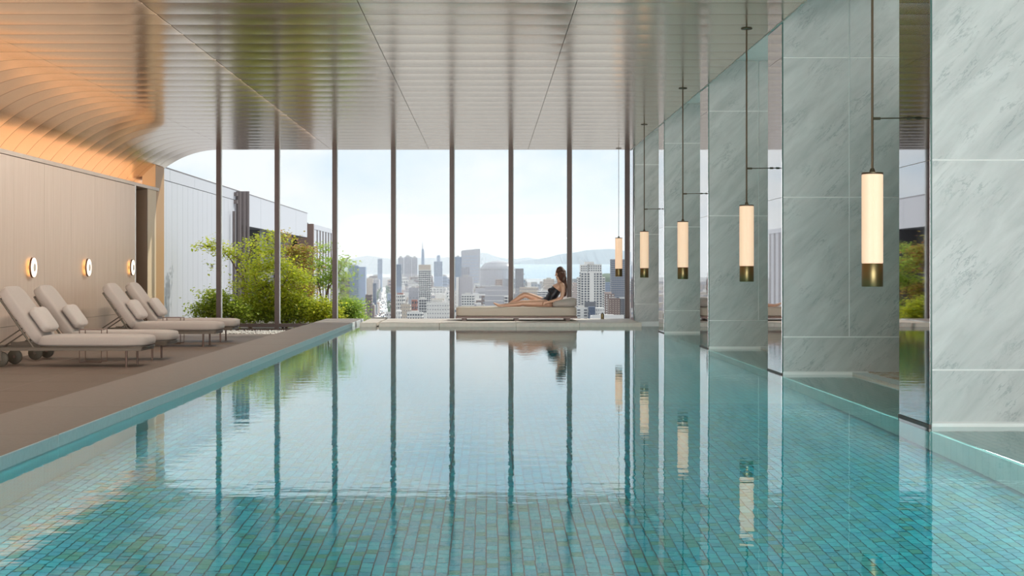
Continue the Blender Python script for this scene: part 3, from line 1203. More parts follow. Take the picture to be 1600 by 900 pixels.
# torso
blob(b, [(q(857.5, 475), .165, .085), (q(858.5, 470), .165, .10), (q(862, 463), .135, .092), (q(867, 456), .135, .095),
         (q(870.5, 450.5), .150, .105), (q(874.5, 446), .155, .075), (q(876, 443.5), .10, .05)], 24)
blob(b, [(q(861, 453.5, -.075), .055, .05), (q(860, 453.5, -.075), .045, .045)])
blob(b, [(q(861, 453.5, .075), .055, .05), (q(860, 453.5, .075), .045, .045)])
# neck and head
blob(b, [(q(876, 445.5), .05, .05), (q(874.5, 440), .045, .047), (q(874.5, 436), .045, .05)])
blob(b, [(q(875.5, 433), .060, .070), (q(875, 428), .073, .092), (q(875.3, 423.5), .070, .088)], 20)
blob(b, [(q(870.6, 434.0), .030, .024), (q(872.4, 434.4), .045, .028)])           # jaw and chin
blob(b, [(q(868.6, 429.4), .011, .010), (q(867.6, 430.7), .013, .011)])           # nose
for s_ in (-1, 1):
    blob(b, [(q(876.0, 430.2, s_ * .074), .008, .020), (q(876.0, 428.7, s_ * .078), .008, .022)])
# near leg: stretched out on the mattress
blob(b, [(q(857, 475.5, -.09), .088, .088), (q(848, 474.2, -.10), .085, .088), (q(836, 473.8, -.11), .074, .078), (q(823, 474.0, -.12), .058, .062),
         (q(816, 473.5, -.12), .052, .056), (q(809, 475.0, -.12), .052, .055), (q(801, 476.0, -.12), .050, .052), (q(790, 477.2, -.12), .035, .037), (q(783, 477.6, -.12), .030, .034)])
blob(b, [(q(784.5, 478.4, -.12), .034, .030), (q(780.5, 477.5, -.12), .034, .034), (q(776.5, 475.8, -.12), .040, .026), (q(772.5, 473.8, -.12), .040, .017)])
for k in range(5):
    blob(b, [(q(773, 474.0, -.155 + k * .0175), .010, .011), (q(770.9 + .35 * k, 472.9 + .15 * k, -.155 + k * .0175), .009, .009)], 10)
# far leg: knee drawn up
blob(b, [(q(856, 474.5, .09), .088, .088), (q(847, 470.8, .10), .082, .080), (q(835, 465.8, .10), .070, .070), (q(825, 461.6, .10), .058, .060), (q(819.6, 461.0, .10), .053, .055),
         (q(813.5, 464.2, .10), .052, .055), (q(806.5, 469.2, .10), .047, .048), (q(798, 474.3, .10), .034, .035), (q(794.5, 477.0, .10), .030, .034)])
blob(b, [(q(796, 478.6, .10), .033, .028), (q(791.5, 478.2, .10), .036, .030), (q(786, 478.7, .10), .040, .020), (q(782.5, 479.2, .10), .040, .014)])
for k in range(5):
    blob(b, [(q(783, 479.2, .065 + k * .0175), .010, .010), (q(780.6 + .35 * k, 479.4, .065 + k * .0175), .009, .008)], 10)
# near arm: shoulder, elbow on the bolster, hand resting on the hip
blob(b, [(q(877.5, 445.0, -.15), .048, .050), (q(878.7, 448.5, -.175), .046, .048), (q(878.8, 455, -.19), .042, .043), (q(877.6, 462, -.20), .037, .039),
         (q(875.8, 466.3, -.205), .036, .037), (q(868, 469.0, -.20), .035, .036), (q(860, 471.0, -.195), .028, .029), (q(856.3, 471.8, -.195), .024, .026)])
blob(b, [(q(856.3, 471.9, -.195), .022, .028), (q(852.5, 472.4, -.195), .018, .040), (q(849.8, 472.9, -.195), .014, .036)])
fing = [(-.028, 5.2, .9), (-.010, 5.9, 1.0), (.009, 5.6, 1.0), (.026, 4.4, .85)]
for (dz, ln_, _s) in fing:
    p0 = q(850.6, 473.0, -.195) + Vector((0, 0, dz))
    blob(b, [(p0, .0085, .0085), (p0 + Vector((-.008 * ln_ * .5, -.004, -.010)), .008, .008), (p0 + Vector((-.008 * ln_ * .9, .008, -.026)), .0075, .0075)], 10)
p0 = q(854.5, 471.2, -.20) + Vector((0, -.004, .02))
blob(b, [(p0, .011, .011), (p0 + Vector((-.030, -.012, .014)), .009, .009), (p0 + Vector((-.055, -.010, .008)), .008, .008)], 10)
# far arm, down behind the body
blob(b, [(q(875.5, 445.0, .15), .048, .050), (q(873.5, 450, .19), .045, .046), (q(871, 459, .20), .039, .041), (q(869.5, 466, .20), .035, .036),
         (q(863, 471.5, .19), .033, .034), (q(856, 475.5, .19), .026, .027)])
blob(b, [(q(856, 475.7, .19), .024, .022), (q(851.5, 478.0, .19), .036, .016)])
for k in range(4):
    p0 = q(851.8, 478.0, .165 + k * .018)
    blob(b, [(p0, .0085, .0085), (p0 + Vector((-.035, 0, -.010)), .008, .008), (p0 + Vector((-.06, 0, -.012)), .0075, .0075)], 10)
remeshed(b, 'body', M['skin'], wo, .0055, 5)
# swimsuit
b = MB()
blob(b, [(q(855.5, 476.5), .150, .085), (q(858.5, 470), .175, .108), (q(862, 463), .144, .100), (q(867, 456.4), .144, .103), (q(868.6, 452.8), .152, .106)], 28)
blob(b, [(q(861, 453.7, -.075), .062, .057), (q(860, 453.7, -.075), .052, .052)])
blob(b, [(q(861, 453.7, .075), .062, .057), (q(860, 453.7, .075), .052, .052)])
blob(b, [(q(857, 472), .16, .085), (q(850.5, 470.2), .10, .07), (q(845.5, 471.0), .05, .05)], 20)
remeshed(b, 'swimsuit', M['swimsuit'], wo, .007, 4)
# long wavy hair
b = MB()
blob(b, [(q(877.6, 435), .075, .070), (q(877.2, 430), .090, .098), (q(876.3, 424.5), .088, .100), (q(875.2, 421.5), .070, .075)], 24)
blob(b, [(q(872.6, 421.8), .070, .040), (q(870.6, 425), .060, .030)], 20)
for k in range(28):
    y0 = -.088 + .176 * (k % 7) / 6
    r_ = (k // 7) * .75
    pts = []
    for j in range(12):
        t = j / 11
        px = 877.5 + 1.6 * r_ + 3.6 * math.sin(t * 1.9) - (0.8 if t > .7 else 0) * (t - .7) * 4 + .55 * math.sin(t * 15 + k * 1.7)
        py = 427 + t * (33 + 3 * math.sin(k * 2.3))
        rad = .026 * (1 - .55 * t)
        pts.append((q(px, py, y0 * (1 - .25 * t) - .02 * t + .012 * math.sin(t * 14 + k)), rad, rad))
    blob(b, pts, 10)
remeshed(b, 'hair', M['hair'], wo, .0055, 1)
MB().squad(q(868.75, 433.2), (.008, .022, .008), 1.0, 14, 8).build('lips', M['lips'], wo, smooth='all')
for s_ in (-1, 1):
    MB().squad(q(868.9, 428.6, s_ * .030), (.008, .012, .007), 1.0, 12, 8).build('eye', M['swimsuit'], wo, smooth='all')

# ================================================================== TERRACE, PLANTS AND THE NEXT WING
tz = zd - .12
struct(MB().box((-3420 * K, DW * S + .1, tz - .4), (-1350 * K, 8.6 * S, tz)).build('terrace', M['soil']),
       'planted terrace bed outside the glass', 'terrace')
tag(MB().box((-3420 * K, 8.6 * S, tz - 12), (-2300 * K, 14 * S, tz - 9)).build('lower_roof', M['facade_gap']),
    'grey lower roof behind the shrubs', 'roof', kind='structure')

XB = -3300
bw = tag(empty('neighbouring_wing', W(XB, 6.25, -600)), 'white panel-clad wing outside the glass with dark recess and pipes', 'building')
bo_ = Vector(bw.location)


def bb(name, a, b_, m, parent=bw, ch=False):
    mb = MB()
    A, B = W(*a) - bo_, W(*b_) - bo_
    mb.box(A, B)
    return mb.build(name, m, parent)


bb('core_wall', (XB - 500, 6.18, -900), (XB - 10, 8.42, 1050), M['facade_gap'])
bb('parapet_core', (XB - 500, 6.18, 640), (XB - 10, 11.66, 1050), M['facade_gap'])
# upright panels
d = 6.2
i = 0
while d < 8.4:
    d2 = min(d + .121, 8.42)
    bb('wall_panel', (XB - 14, d + .0012, -900), (XB, d2 - .0012, 928), M['facade_white'])
    d = d2
d = 6.2
for d2 in (6.64, 7.20, 7.80, 8.42):
    bb('fascia_panel', (XB - 14, d + .0015, 934), (XB + 3, d2 - .0015, 1060), M['facade_white'])
    d = d2
d = 8.42
for d2 in (9.3, 10.2, 11.0, 11.68):
    bb('fascia_panel', (XB - 14, d + .002, 622), (XB + 3, d2 - .002, 1060), M['facade_white'])
    d = d2
bb('fascia_end', (XB - 500, 11.66, 622), (XB, 11.7, 1060), M['facade_white'])
bb('coping_rail', (XB - 520, 6.16, 1060), (XB + 8, 11.7, 1068), M['pipe'])
bb('recess_wall', (XB - 420, 8.42, -900), (XB - 400, 13.2, 1000), M['facade_dark'])
bb('recess_soffit', (XB - 420, 8.42, 622), (XB - 12, 11.7, 640), M['facade_dark'])
bb('recess_pier', (XB - 400, 9.6, -900), (XB - 120, 9.8, 622), M['facade_dark'])
for (xx, dd, r) in ((365.5, 8.21, .04), (373.0, 8.38, .075), (379.8, 8.53, .07), (386.0, 8.67, .07)):
    p = at(xx, 400, dd)
    MB().tube([(p.x - bo_.x, p.y - bo_.y, -6), (p.x - bo_.x, p.y - bo_.y, EYE + (CY - (299 if r > .06 else 330)) * dd * K - bo_.z)], r, 14).build('pipe', M['pipe'], bw, smooth=True)
for zz in (1005, 905):
    p = at(371, 400, 8.33)
    MB().box((p.x - .30 - bo_.x, p.y - .06 - bo_.y, EYE + zz * K - .05 - bo_.z), (p.x - bo_.x, p.y + .06 - bo_.y, EYE + zz * K + .05 - bo_.z)).build('pipe_bracket', M['pipe'], bw)
# second block
b2 = tag(empty('far_wing', W(-3300, 12.1, -900)), 'low far block with brown end wall and white finned front', 'building')
bo_ = Vector(b2.location)
bb('brown_end', (-3600, 12.1, -1500), (-3294, 12.14, 900), M['facade_brown'], b2)
bb('front_wall', (-3600, 12.14, -1500), (-3300, 13.75, 800), M['facade_white'], b2)
bb('cornice', (-3600, 12.13, 800), (-3290, 13.8, 895), M['facade_white'], b2)
for k in range(7):
    dd = 12.35 + k * .22
    bb('fin', (-3300, dd, -1500), (-3285, dd + .03, 800), M['pipe'], b2)


def plant(name, label, base, stems, clumps, lm, leaf, cat='tree', group='plants outside the glass', seed=1):
    """base: (px, d); stems: lists of (px, py); clumps: (px, py, rx, ry, depth_m, leaves); leaf size in m"""
    rr = random.Random(seed)
    px0, d0 = base
    root = at(px0, 510, d0)
    root.z = tz
    rt = tag(empty(name, root), label, cat, group)
    o = Vector(root)
    tr_ = MB()
    for st_ in stems:
        pts = [Vector((rr.uniform(-.05, .05), rr.uniform(-.05, .05), 0))]
        for (px, py) in st_:
            p = at(px, py, d0) - o
            p.y += rr.uniform(-.15, .15)
            pts.append(p)
        n_ = len(pts)
        tr_.tube(pts, [.024 * (1 - .8 * i / (n_ - 1)) + .003 for i in range(n_)], 7)
    cl = []
    for (px, py, rx, ry, dm, nl) in clumps:
        c = at(px, py, d0) - o
        c.y += rr.uniform(-.1, .1)
        m_ = d0 * K
        nl = int(nl * 1.5)
        cl.append((c, rx * m_, ry * m_, dm, nl))
        # twigs fanning into the clump
        for k in range(max(3, nl // 140)):
            e_ = Vector((rr.uniform(-.8, .8) * rx * m_, rr.uniform(-.8, .8) * dm, rr.uniform(-.6, .7) * ry * m_))
            s0 = c + Vector((rr.uniform(-.2, .2) * rx * m_, 0, -ry * m_ * .8))
            tr_.tube([s0, c + e_ * .4, c + e_], [.008, .005, .002], 5)
    tr_.build('stems', M['bark'], rt, smooth=True)
    lv = MB()
    for (c, rx, ry, dm, nl) in cl:
        # leaves sit in loose sprays, not evenly
        ns = max(5, nl // 22)
        sprays = []
        for _ in range(ns):
            while True:
                a = Vector((rr.uniform(-1, 1), rr.uniform(-1, 1), rr.uniform(-1, 1)))
                if a.length < 1:
                    break
            sprays.append(Vector((a.x * rx, a.y * dm, a.z * ry)))
        for k in range(nl):
            s_ = sprays[rr.randrange(ns)]
            w_ = leaf * 2.6
            p = c + s_ + Vector((rr.gauss(0, w_), rr.gauss(0, w_), rr.gauss(0, w_ * .38)))
            if p.z < 0.02:
                continue
            L_ = leaf * rr.uniform(.75, 1.6)
            t = Vector((rr.uniform(-1, 1), rr.uniform(-1, 1), rr.uniform(-.6, .25))).normalized()
            up = Vector((rr.uniform(-.5, .5), rr.uniform(-.5, .5), 1)).normalized()
            sd = t.cross(up).normalized()
            nn = sd.cross(t)
            wd_ = L_ * .36
            v = [p, p + t * L_ * .45 + sd * wd_ + nn * L_ * .08, p + t * L_, p + t * L_ * .45 - sd * wd_ + nn * L_ * .08]
            lv.add(v, [(0, 1, 2), (0, 2, 3)])
    tag(lv.build('foliage', lm, rt), kind='stuff')
    return rt


plant('leafy_shrub', 'low rounded green shrub at the left end of the planting, against the white cladding', (335, 6.42),
      [[(332, 490), (322, 470)], [(340, 488), (345, 462)], [(330, 492), (314, 480)]],
      [(325, 484, 17, 15, .3, 850), (343, 480, 20, 22, .3, 1150), (336, 462, 12, 9, .25, 330), (365, 488, 22, 18, .3, 900)], M['leaf_green'], .060, 'shrub', seed=3)
plant('japanese_maple', 'airy yellow-green maple with thin layered branches reaching left', (392, 6.75),
      [[(388, 470), (378, 430), (372, 405), (345, 388), (312, 384)], [(386, 460), (382, 420), (395, 385), (404, 372)], [(380, 440), (362, 405), (352, 395)]],
      [(322, 384, 16, 3, .3, 130), (350, 392, 17, 8, .3, 240), (338, 378, 12, 4, .2, 60), (375, 400, 14, 8, .3, 170), (398, 382, 9, 10, .2, 130), (404, 402, 12, 10, .3, 150),
       (392, 425, 20, 10, .35, 330), (378, 445, 12, 8, .3, 130), (332, 415, 8, 3, .2, 35)], M['leaf_yellow'], .058, seed=5)
plant('japanese_maple', 'dense tall yellow-green maple in the middle of the planting', (432, 6.6),
      [[(432, 470), (428, 430), (440, 395), (418, 368)], [(430, 470), (450, 430), (468, 400)], [(428, 475), (405, 450), (398, 430)]],
      [(420, 372, 10, 10, .3, 170), (424, 393, 13, 9, .35, 260), (408, 418, 22, 9, .4, 420), (440, 414, 20, 9, .4, 430), (458, 434, 26, 11, .45, 700),
       (412, 446, 28, 11, .45, 750), (440, 460, 32, 13, .45, 1000), (395, 470, 25, 12, .4, 650), (425, 480, 30, 14, .3, 900), (462, 476, 24, 14, .3, 700)], M['leaf_yellow'], .060, seed=8)
plant('japanese_maple', 'maple with reddish tips left of the third mullion', (470, 7.15),
      [[(470, 470), (466, 430), (458, 390), (447, 372)], [(470, 465), (478, 420), (484, 392)]],
      [(446, 370, 10, 8, .3, 150), (462, 388, 18, 8, .35, 420), (480, 390, 10, 6, .3, 180), (470, 404, 18, 9, .35, 520), (484, 418, 10, 7, .3, 240), (468, 450, 26, 18, .4, 900)],
      M['leaf_red'], .060, seed=13)
plant('slender_tree', 'slender open tree with fresh green leaves around the dark third mullion', (505, 7.0),
      [[(503, 490), (510, 460), (520, 420), (516, 385)], [(506, 480), (514, 450), (534, 420), (545, 402)], [(505, 480), (497, 440), (500, 400)]],
      [(508, 388, 9, 10, .25, 130), (503, 412, 12, 10, .3, 220), (518, 430, 14, 12, .3, 330), (534, 412, 12, 10, .25, 300), (537, 433, 10, 9, .25, 200), (500, 440, 16, 10, .3, 330), (535, 450, 10, 8, .25, 140)],
      M['leaf_mid'], .055, seed=21)
plant('leafy_shrub', 'dense bright green shrub right of the planting, beside the city view', (545, 6.9),
      [[(545, 490), (540, 470)], [(548, 492), (556, 474)]],
      [(540, 478, 18, 17, .35, 1500), (553, 484, 14, 15, .35, 1200), (530, 490, 16, 13, .3, 800), (548, 498, 22, 8, .3, 700)], M['leaf_mid'], .045, 'shrub', seed=34)
plant('leafy_shrub', 'olive-toned shrub low in the middle of the planting', (445, 6.62),
      [[(440, 492), (430, 480)], [(450, 492), (460, 476)], [(446, 490), (446, 470)]],
      [(415, 488, 25, 14, .3, 1100), (450, 488, 26, 15, .3, 1200), (482, 484, 22, 18, .3, 1100), (385, 492, 18, 11, .25, 600)], M['leaf_green'], .058, 'shrub', seed=55)
plant('leafy_shrub', 'yellowish shrub close to the glass left of the third mullion', (505, 6.55),
      [[(505, 490), (500, 470)], [(508, 492), (516, 474)]],
      [(505, 482, 16, 18, .3, 1000), (518, 490, 10, 12, .25, 500), (492, 494, 16, 10, .25, 500)], M['leaf_yellow'], .055, 'shrub', seed=89)

# ================================================================== THE CITY BELOW
HOR, HGT = 410.0, 90.0            # picture row of the city's own horizon; height of the room above its streets


def gz(D):
    """height of the ground at distance D (a plain that rises very gently towards the sea)"""
    return EYE + (CY - HOR) / F * D - HGT


def cx_(px, D):
    return (px - CX) / F * D


def cz_(py, D):
    return EYE + (CY - py) / F * D


def pal(name, c, rough=.7):
    return mat(name, c, rough)


CM = dict(
    white=pal('city_white', (.80, .76, .71)), beige=pal('city_beige', (.60, .50, .40)), pink=pal('city_pinkish', (.52, .39, .33)),
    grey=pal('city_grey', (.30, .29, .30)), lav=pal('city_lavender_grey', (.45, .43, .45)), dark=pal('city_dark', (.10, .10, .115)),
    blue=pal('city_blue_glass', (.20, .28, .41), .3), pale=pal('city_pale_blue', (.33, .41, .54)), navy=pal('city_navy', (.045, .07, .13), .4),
    brown=pal('city_brown', (.20, .125, .10)), red=pal('city_red_brown', (.36, .15, .11)), glass=pal('city_window', (.055, .065, .085), .25),
    glassb=pal('city_window_blue', (.12, .16, .23), .25), roof=pal('city_roof', (.55, .52, .48)), tree=pal('city_tree', (.07, .12, .045)),
    hill=pal('far_hill', (.06, .11, .14), .9), sea=pal('sea', (.28, .42, .50), .35), road=pal('avenue', (.80, .78, .75)), ground=pal('city_ground', (.24, .23, .22)))

gr = MB()
Ds = [500, 1200, 2400, 3600]
v = []
for D in Ds:
    v += [(-D * .9, D, gz(D) - .5), (D * .9, D, gz(D) - .5)]
gr.add(v, [(2 * i, 2 * i + 1, 2 * i + 3, 2 * i + 2) for i in range(len(Ds) - 1)])
v = [(-3600 * .9, 3600, gz(3600) - .5), (cx_(795, 3600), 3600, gz(3600) - .5), (cx_(770, 9000), 9000, gz(9000) - .5), (-9000 * .9, 9000, gz(9000) - .5)]
gr.add(v, [(0, 1, 2, 3)])
struct(gr.build('city_ground', CM['ground']), 'flat ground of the distant city', 'ground')
se = MB().add([(cx_(790, 3550), 3550, cz_(435.5, 3550)), (3600, 3550, cz_(435.5, 3550)), (9500, 11000, cz_(413, 11000)), (cx_(740, 11000), 11000, cz_(413, 11000))], [(0, 1, 2, 3)])
tag(se.build('sea', CM['sea']), 'pale blue bay beyond the city', 'sea', kind='structure')


def ridge(name, label, pts, D, depth):
    """pts: (px, py) silhouette; a solid ridge with slopes to front and back"""
    mb = MB()
    v, f = [], []
    fine = []
    for (a, b) in zip(pts[:-1], pts[1:]):
        for k in range(8):
            t = k / 8
            fine.append((a[0] + (b[0] - a[0]) * t, a[1] + (b[1] - a[1]) * t + R.uniform(-.25, .25)))
    fine.append(pts[-1])
    for (px, py) in fine:
        x = cx_(px, D)
        zt_, zb = cz_(py, D), cz_(428, D)
        v += [(x, D - depth, zb), (x + R.uniform(-30, 30), D - depth * .45, zb + (zt_ - zb) * R.uniform(.5, .62)), (x, D, zt_), (x, D + depth, zb)]
    for i in range(len(fine) - 1):
        a, b = 4 * i, 4 * i + 4
        f += [(a, b, b + 1, a + 1), (a + 1, b + 1, b + 2, a + 2), (a + 2, b + 2, b + 3, a + 3)]
    f += [(0, 1, 2, 3), (4 * len(fine) - 1, 4 * len(fine) - 2, 4 * len(fine) - 3, 4 * len(fine) - 4)]
    return tag(mb.add(v, f).build(name, CM['hill'], smooth='all'), label, 'mountain')


ridge('mountain_ridge', 'blue-grey island ridge across the bay at the right',
      [(795, 412.5), (815, 408), (840, 405), (860, 401), (874, 397), (890, 396), (905, 393.5), (915, 391), (935, 390), (956, 389), (970, 391), (1000, 396), (1040, 404)], 12500, 1200)
ridge('mountain_ridge', 'faint hazy mountain ridge behind the tower and the dome',
      [(515, 416), (530, 411), (548, 405), (560, 402), (575, 399), (592, 402), (612, 405), (640, 402), (665, 403), (700, 402), (730, 404), (752, 395), (762, 396), (778, 402), (800, 405), (826, 402), (850, 408), (870, 412)], 17000, 1500)


def facade(mb, x0, x1, y, z0, z1, nx, nz, wx=.6, wz=.5, skip=0, rnd=None, inset=.25, side=None, depth=None):
    """window boxes on the front (or a side) of a block"""
    dx, dz = (x1 - x0) / nx, (z1 - z0) / nz
    for i in range(nx):
        for j in range(nz):
            if rnd and rnd.random() < skip:
                continue
            a = x0 + dx * (i + .5 - wx / 2)
            b = x0 + dx * (i + .5 + wx / 2)
            c = z0 + dz * (j + .5 - wz / 2)
            e_ = z0 + dz * (j + .5 + wz / 2)
            if side is None:
                mb.box((a, y - inset, c), (b, y + .1, e_))
            else:
                mb.box((side - inset * (1 if side < 0 else -1) * 0 - .1, a, c), (side + inset, b, e_))


def block(name, label, px0, px1, py0, D, wall, win_m='glass', nx=4, nz=8, wx=.6, wz=.5, dep=None, roof=None, crown=None, pyb=None, extra=None, side_w=True):
    """one building: body, windows, rooftop pieces"""
    x0, x1 = cx_(px0, D), cx_(px1, D)
    zt_, zb = cz_(py0, D), gz(D)
    if pyb:
        zb = min(zb, cz_(pyb, D))
    zb = min(zb, zt_ - 8)
    dep = dep or max(14, (x1 - x0) * .9)
    rt = tag(empty(name, ((x0 + x1) / 2, D, zb)), label, 'building')
    o = Vector(rt.location)
    A, B = Vector((x0, D, zb)) - o, Vector((x1, D + dep, zt_)) - o
    MB().box(A, B).build('body', CM[wall], rt)
    if nx:
        vis = cz_(pyb or 500, D)
        zlo = max(zb, vis) - o.z
        fl_ = (zt_ - o.z - zlo)
        wm_ = MB()
        facade(wm_, A.x, B.x, A.y, zlo, zt_ - o.z - fl_ * .02, nx, nz, wx, wz, inset=.3)
        # the flank that shows
        sx_ = B.x if px1 < CX else A.x
        if side_w:
            n2 = max(2, int(nx * dep / (x1 - x0)))
            dz = fl_ / nz
            for i in range(n2):
                for j in range(nz):
                    a = A.y + dep * (i + .5 - wx / 2) / n2
                    b_ = A.y + dep * (i + .5 + wx / 2) / n2
                    c = zlo + dz * (j + .5 - wz / 2)
                    wm_.box((sx_ - .3, a, c), (sx_ + .3, b_, c + dz * wz))
        tag(wm_.build('windows', CM[win_m], rt), kind='stuff')
    if roof:
        w_ = B.x - A.x
        MB().box((A.x + w_ * .25, A.y + dep * .2, B.z), (A.x + w_ * .7, A.y + dep * .7, B.z + roof)).build('roof_house', CM['roof'], rt)
        MB().box((A.x, A.y, B.z), (B.x, A.y + .4, B.z + 1.0)).build('parapet', CM[wall], rt)
    if crown:
        (a, b_, h_, cm_) = crown
        w_ = B.x - A.x
        MB().box((A.x + w_ * a, A.y + dep * .1, B.z), (A.x + w_ * b_, A.y + dep * .9, B.z + h_)).build('crown', CM[cm_], rt)
    return rt, A, B


# ---- far skyline
block('tower_block', 'blue-grey glass office tower right of the green shrub', 544, 560, 416, 2000, 'blue', 'glassb', 5, 16, .75, .45, dep=12, roof=2.5, pyb=470)
block('tower_block', 'plain pale blue slab joined to the right of the blue-grey office tower', 560, 571, 417, 2001, 'pale', 'glassb', 0, 0, dep=16, pyb=470)
block('apartment_block', 'brown balcony block left of the blue-grey office tower', 531, 545, 436, 1990, 'brown', 'glass', 3, 6, .8, .45, pyb=460)
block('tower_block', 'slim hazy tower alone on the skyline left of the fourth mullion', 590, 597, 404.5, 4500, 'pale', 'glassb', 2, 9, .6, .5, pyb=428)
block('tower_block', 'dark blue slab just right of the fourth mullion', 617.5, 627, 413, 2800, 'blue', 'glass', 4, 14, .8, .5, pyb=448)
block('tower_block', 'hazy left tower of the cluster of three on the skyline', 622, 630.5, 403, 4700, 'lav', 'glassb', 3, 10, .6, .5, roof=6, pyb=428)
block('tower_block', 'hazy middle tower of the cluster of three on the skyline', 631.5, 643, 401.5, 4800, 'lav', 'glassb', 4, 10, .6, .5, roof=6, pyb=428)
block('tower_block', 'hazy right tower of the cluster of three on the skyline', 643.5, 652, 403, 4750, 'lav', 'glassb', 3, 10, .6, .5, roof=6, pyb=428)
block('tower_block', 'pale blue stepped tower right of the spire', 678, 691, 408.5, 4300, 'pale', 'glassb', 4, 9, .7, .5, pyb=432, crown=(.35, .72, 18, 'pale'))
block('tower_block', 'dark blue tower beside the big slanted slab', 710.5, 721, 402, 3400, 'blue', 'glassb', 4, 14, .7, .5, roof=4, pyb=432)
block('tower_block', 'grey tower in front of the slanted slab', 720.5, 734, 417, 3000, 'lav', 'glassb', 4, 8, .6, .5, pyb=436)
block('office_block', 'broad dark grey windowless block left of the daybed', 717, 739, 433.5, 2000, 'lav', 'glass', 0, 0, pyb=482, roof=3, dep=30)
block('office_block', 'narrow white slab at the left flank of the grey block', 712.5, 716.5, 433, 1995, 'white', 'glass', 0, 0, pyb=482, dep=30)
block('apartment_block', 'white apartment block with rows of windows above the daybed foot', 721, 741, 461, 1500, 'white', 'glass', 5, 5, .62, .42, pyb=481, roof=2)
block('tower_block', 'white tower with a beige crown and a strict window grid in the centre', 654, 672.7, 421.5, 1900, 'white', 'glass', 6, 16, .68, .62, pyb=474, crown=(0, 1, 6.5, 'beige'))
block('office_block', 'dark windowed office in front of the white grid tower', 654.5, 666, 467.5, 1500, 'white', 'dark', 3, 5, .8, .72, pyb=489, roof=2)
block('office_block', 'long white low building right of the dark windowed office', 666.5, 702, 474, 1320, 'white', 'grey', 9, 4, .4, .25, pyb=499, roof=3)
block('apartment_block', 'white balcony building at the window ledge left of centre', 636, 660, 489, 1150, 'white', 'glass', 6, 2, .6, .4, pyb=500, roof=1.5)
block('apartment_block', 'small white house next to the fourth mullion', 617, 626, 485.5, 1200, 'white', 'grey', 2, 2, .3, .5, pyb=500)
block('apartment_block', 'pinkish beige block left of the white balcony building', 626, 641, 477, 1250, 'beige', 'grey', 4, 4, .35, .35, pyb=499, roof=2)
block('apartment_block', 'white block with red-brown roof edge beside the fourth mullion', 617.5, 631, 460, 1600, 'white', 'glass', 4, 4, .5, .4, pyb=484, crown=(.2, .9, 1.5, 'red'))
block('apartment_block', 'small red-brown house in front of the grid tower', 643, 651.5, 468.5, 1550, 'red', 'glass', 2, 2, .5, .4, pyb=485)
block('office_block', 'pale grey hall with plain walls left of the grid tower', 638.5, 654, 451, 1800, 'lav', 'grey', 3, 2, .3, .2, pyb=470, roof=3)
block('office_block', 'dark narrow slab left of the white avenue', 582.5, 587.5, 442.5, 2500, 'navy', 'glassb', 2, 8, .6, .4, pyb=462)
block('apartment_block', 'dark brown block at the right edge of the green shrub', 571, 580, 460, 1700, 'brown', 'glass', 3, 8, .6, .5, pyb=497)
block('apartment_block', 'narrow white and red striped block beside the dark brown block', 566.5, 571, 475, 1600, 'pink', 'glass', 2, 5, .7, .5, pyb=497)
block('apartment_block', 'pale beige block behind the dark narrow slab', 572.5, 582.5, 436, 2600, 'beige', 'grey', 3, 7, .4, .4, pyb=462, roof=3)
block('office_block', 'wide lavender grey flat-roofed hall behind the reclining woman', 757.5, 795, 449, 1700, 'lav', 'white', 1, 4, 1.0, .12, pyb=482, roof=2, dep=40)
block('office_block', 'white edged block with dark flank left of the fifth mullion from the left', 788, 799, 463, 1600, 'white', 'dark', 2, 4, .8, .6, pyb=482)
block('tower_block', 'grey apartment tower right of the dome', 805.5, 818, 421, 2500, 'grey', 'glass', 4, 8, .5, .62, pyb=450, crown=(0, 1, 1.5, 'dark'))
block('apartment_block', 'beige block with white stair tower above the raised knee', 812, 841, 449, 1750, 'beige', 'grey', 8, 5, .6, .35, pyb=475, crown=(.42, .62, 6, 'white'))
block('apartment_block', 'white and grey striped block left of the swimsuit', 840, 859, 455, 1650, 'white', 'glass', 3, 6, .92, .42, pyb=476, roof=2)
block('apartment_block', 'pinkish block in the middle distance in front of the dome', 774, 785, 436.5, 2300, 'pink', 'glass', 3, 4, .5, .4, pyb=450)
block('apartment_block', 'orange beige block just left of the face', 850, 866, 437, 2200, 'beige', 'grey', 5, 5, .5, .4, pyb=456, roof=3)
block('apartment_block', 'pinkish apartment block right of the last but one mullion', 892.5, 903, 443, 2100, 'pink', 'grey', 4, 7, .55, .5, pyb=470, roof=2)
# the big white tower block, with recessed dark bays and a stepped head
rt, A, B = block('tower_block', 'big white high-rise with dark window columns right of the woman', 907.5, 941, 425, 1800, 'white', 'glass', 7, 17, .62, .66, pyb=492)
w_ = B.x - A.x
for (a, b_, h0, h1, nm) in ((.0, .30, 0, 9, 'left_head'), (.36, .98, 0, 9.5, 'right_head'), (.2, .62, 9, 12.5, 'plant_room')):
    p = MB().box((A.x + w_ * a, A.y + 2, B.z + h0), (A.x + w_ * b_, B.y - 2, B.z + h1)).build(nm, CM['white'], rt)
    if h0 == 0:
        mb = MB()
        facade(mb, A.x + w_ * a, A.x + w_ * b_, A.y + 2, B.z + .5, B.z + h1 - 1, 3 if a == 0 else 6, 3, .5, .55)
        tag(mb.build('windows', CM['glass'], rt), kind='stuff')
MB().box((A.x + w_ * .40, A.y - 1.2, A.z), (A.x + w_ * .62, A.y, B.z)).build('white_bay', CM['white'], rt)
MB().box((A.x + w_ * .17, A.y - 2.0, A.z), (A.x + w_ * .70, A.y, B.z - 36)).build('dark_podium', CM['dark'], rt)
block('tower_block', 'narrow white balcony wing at the left flank of the white high-rise', 902.5, 907.3, 433, 1802, 'white', 'glass', 1, 16, .6, .5, pyb=492)
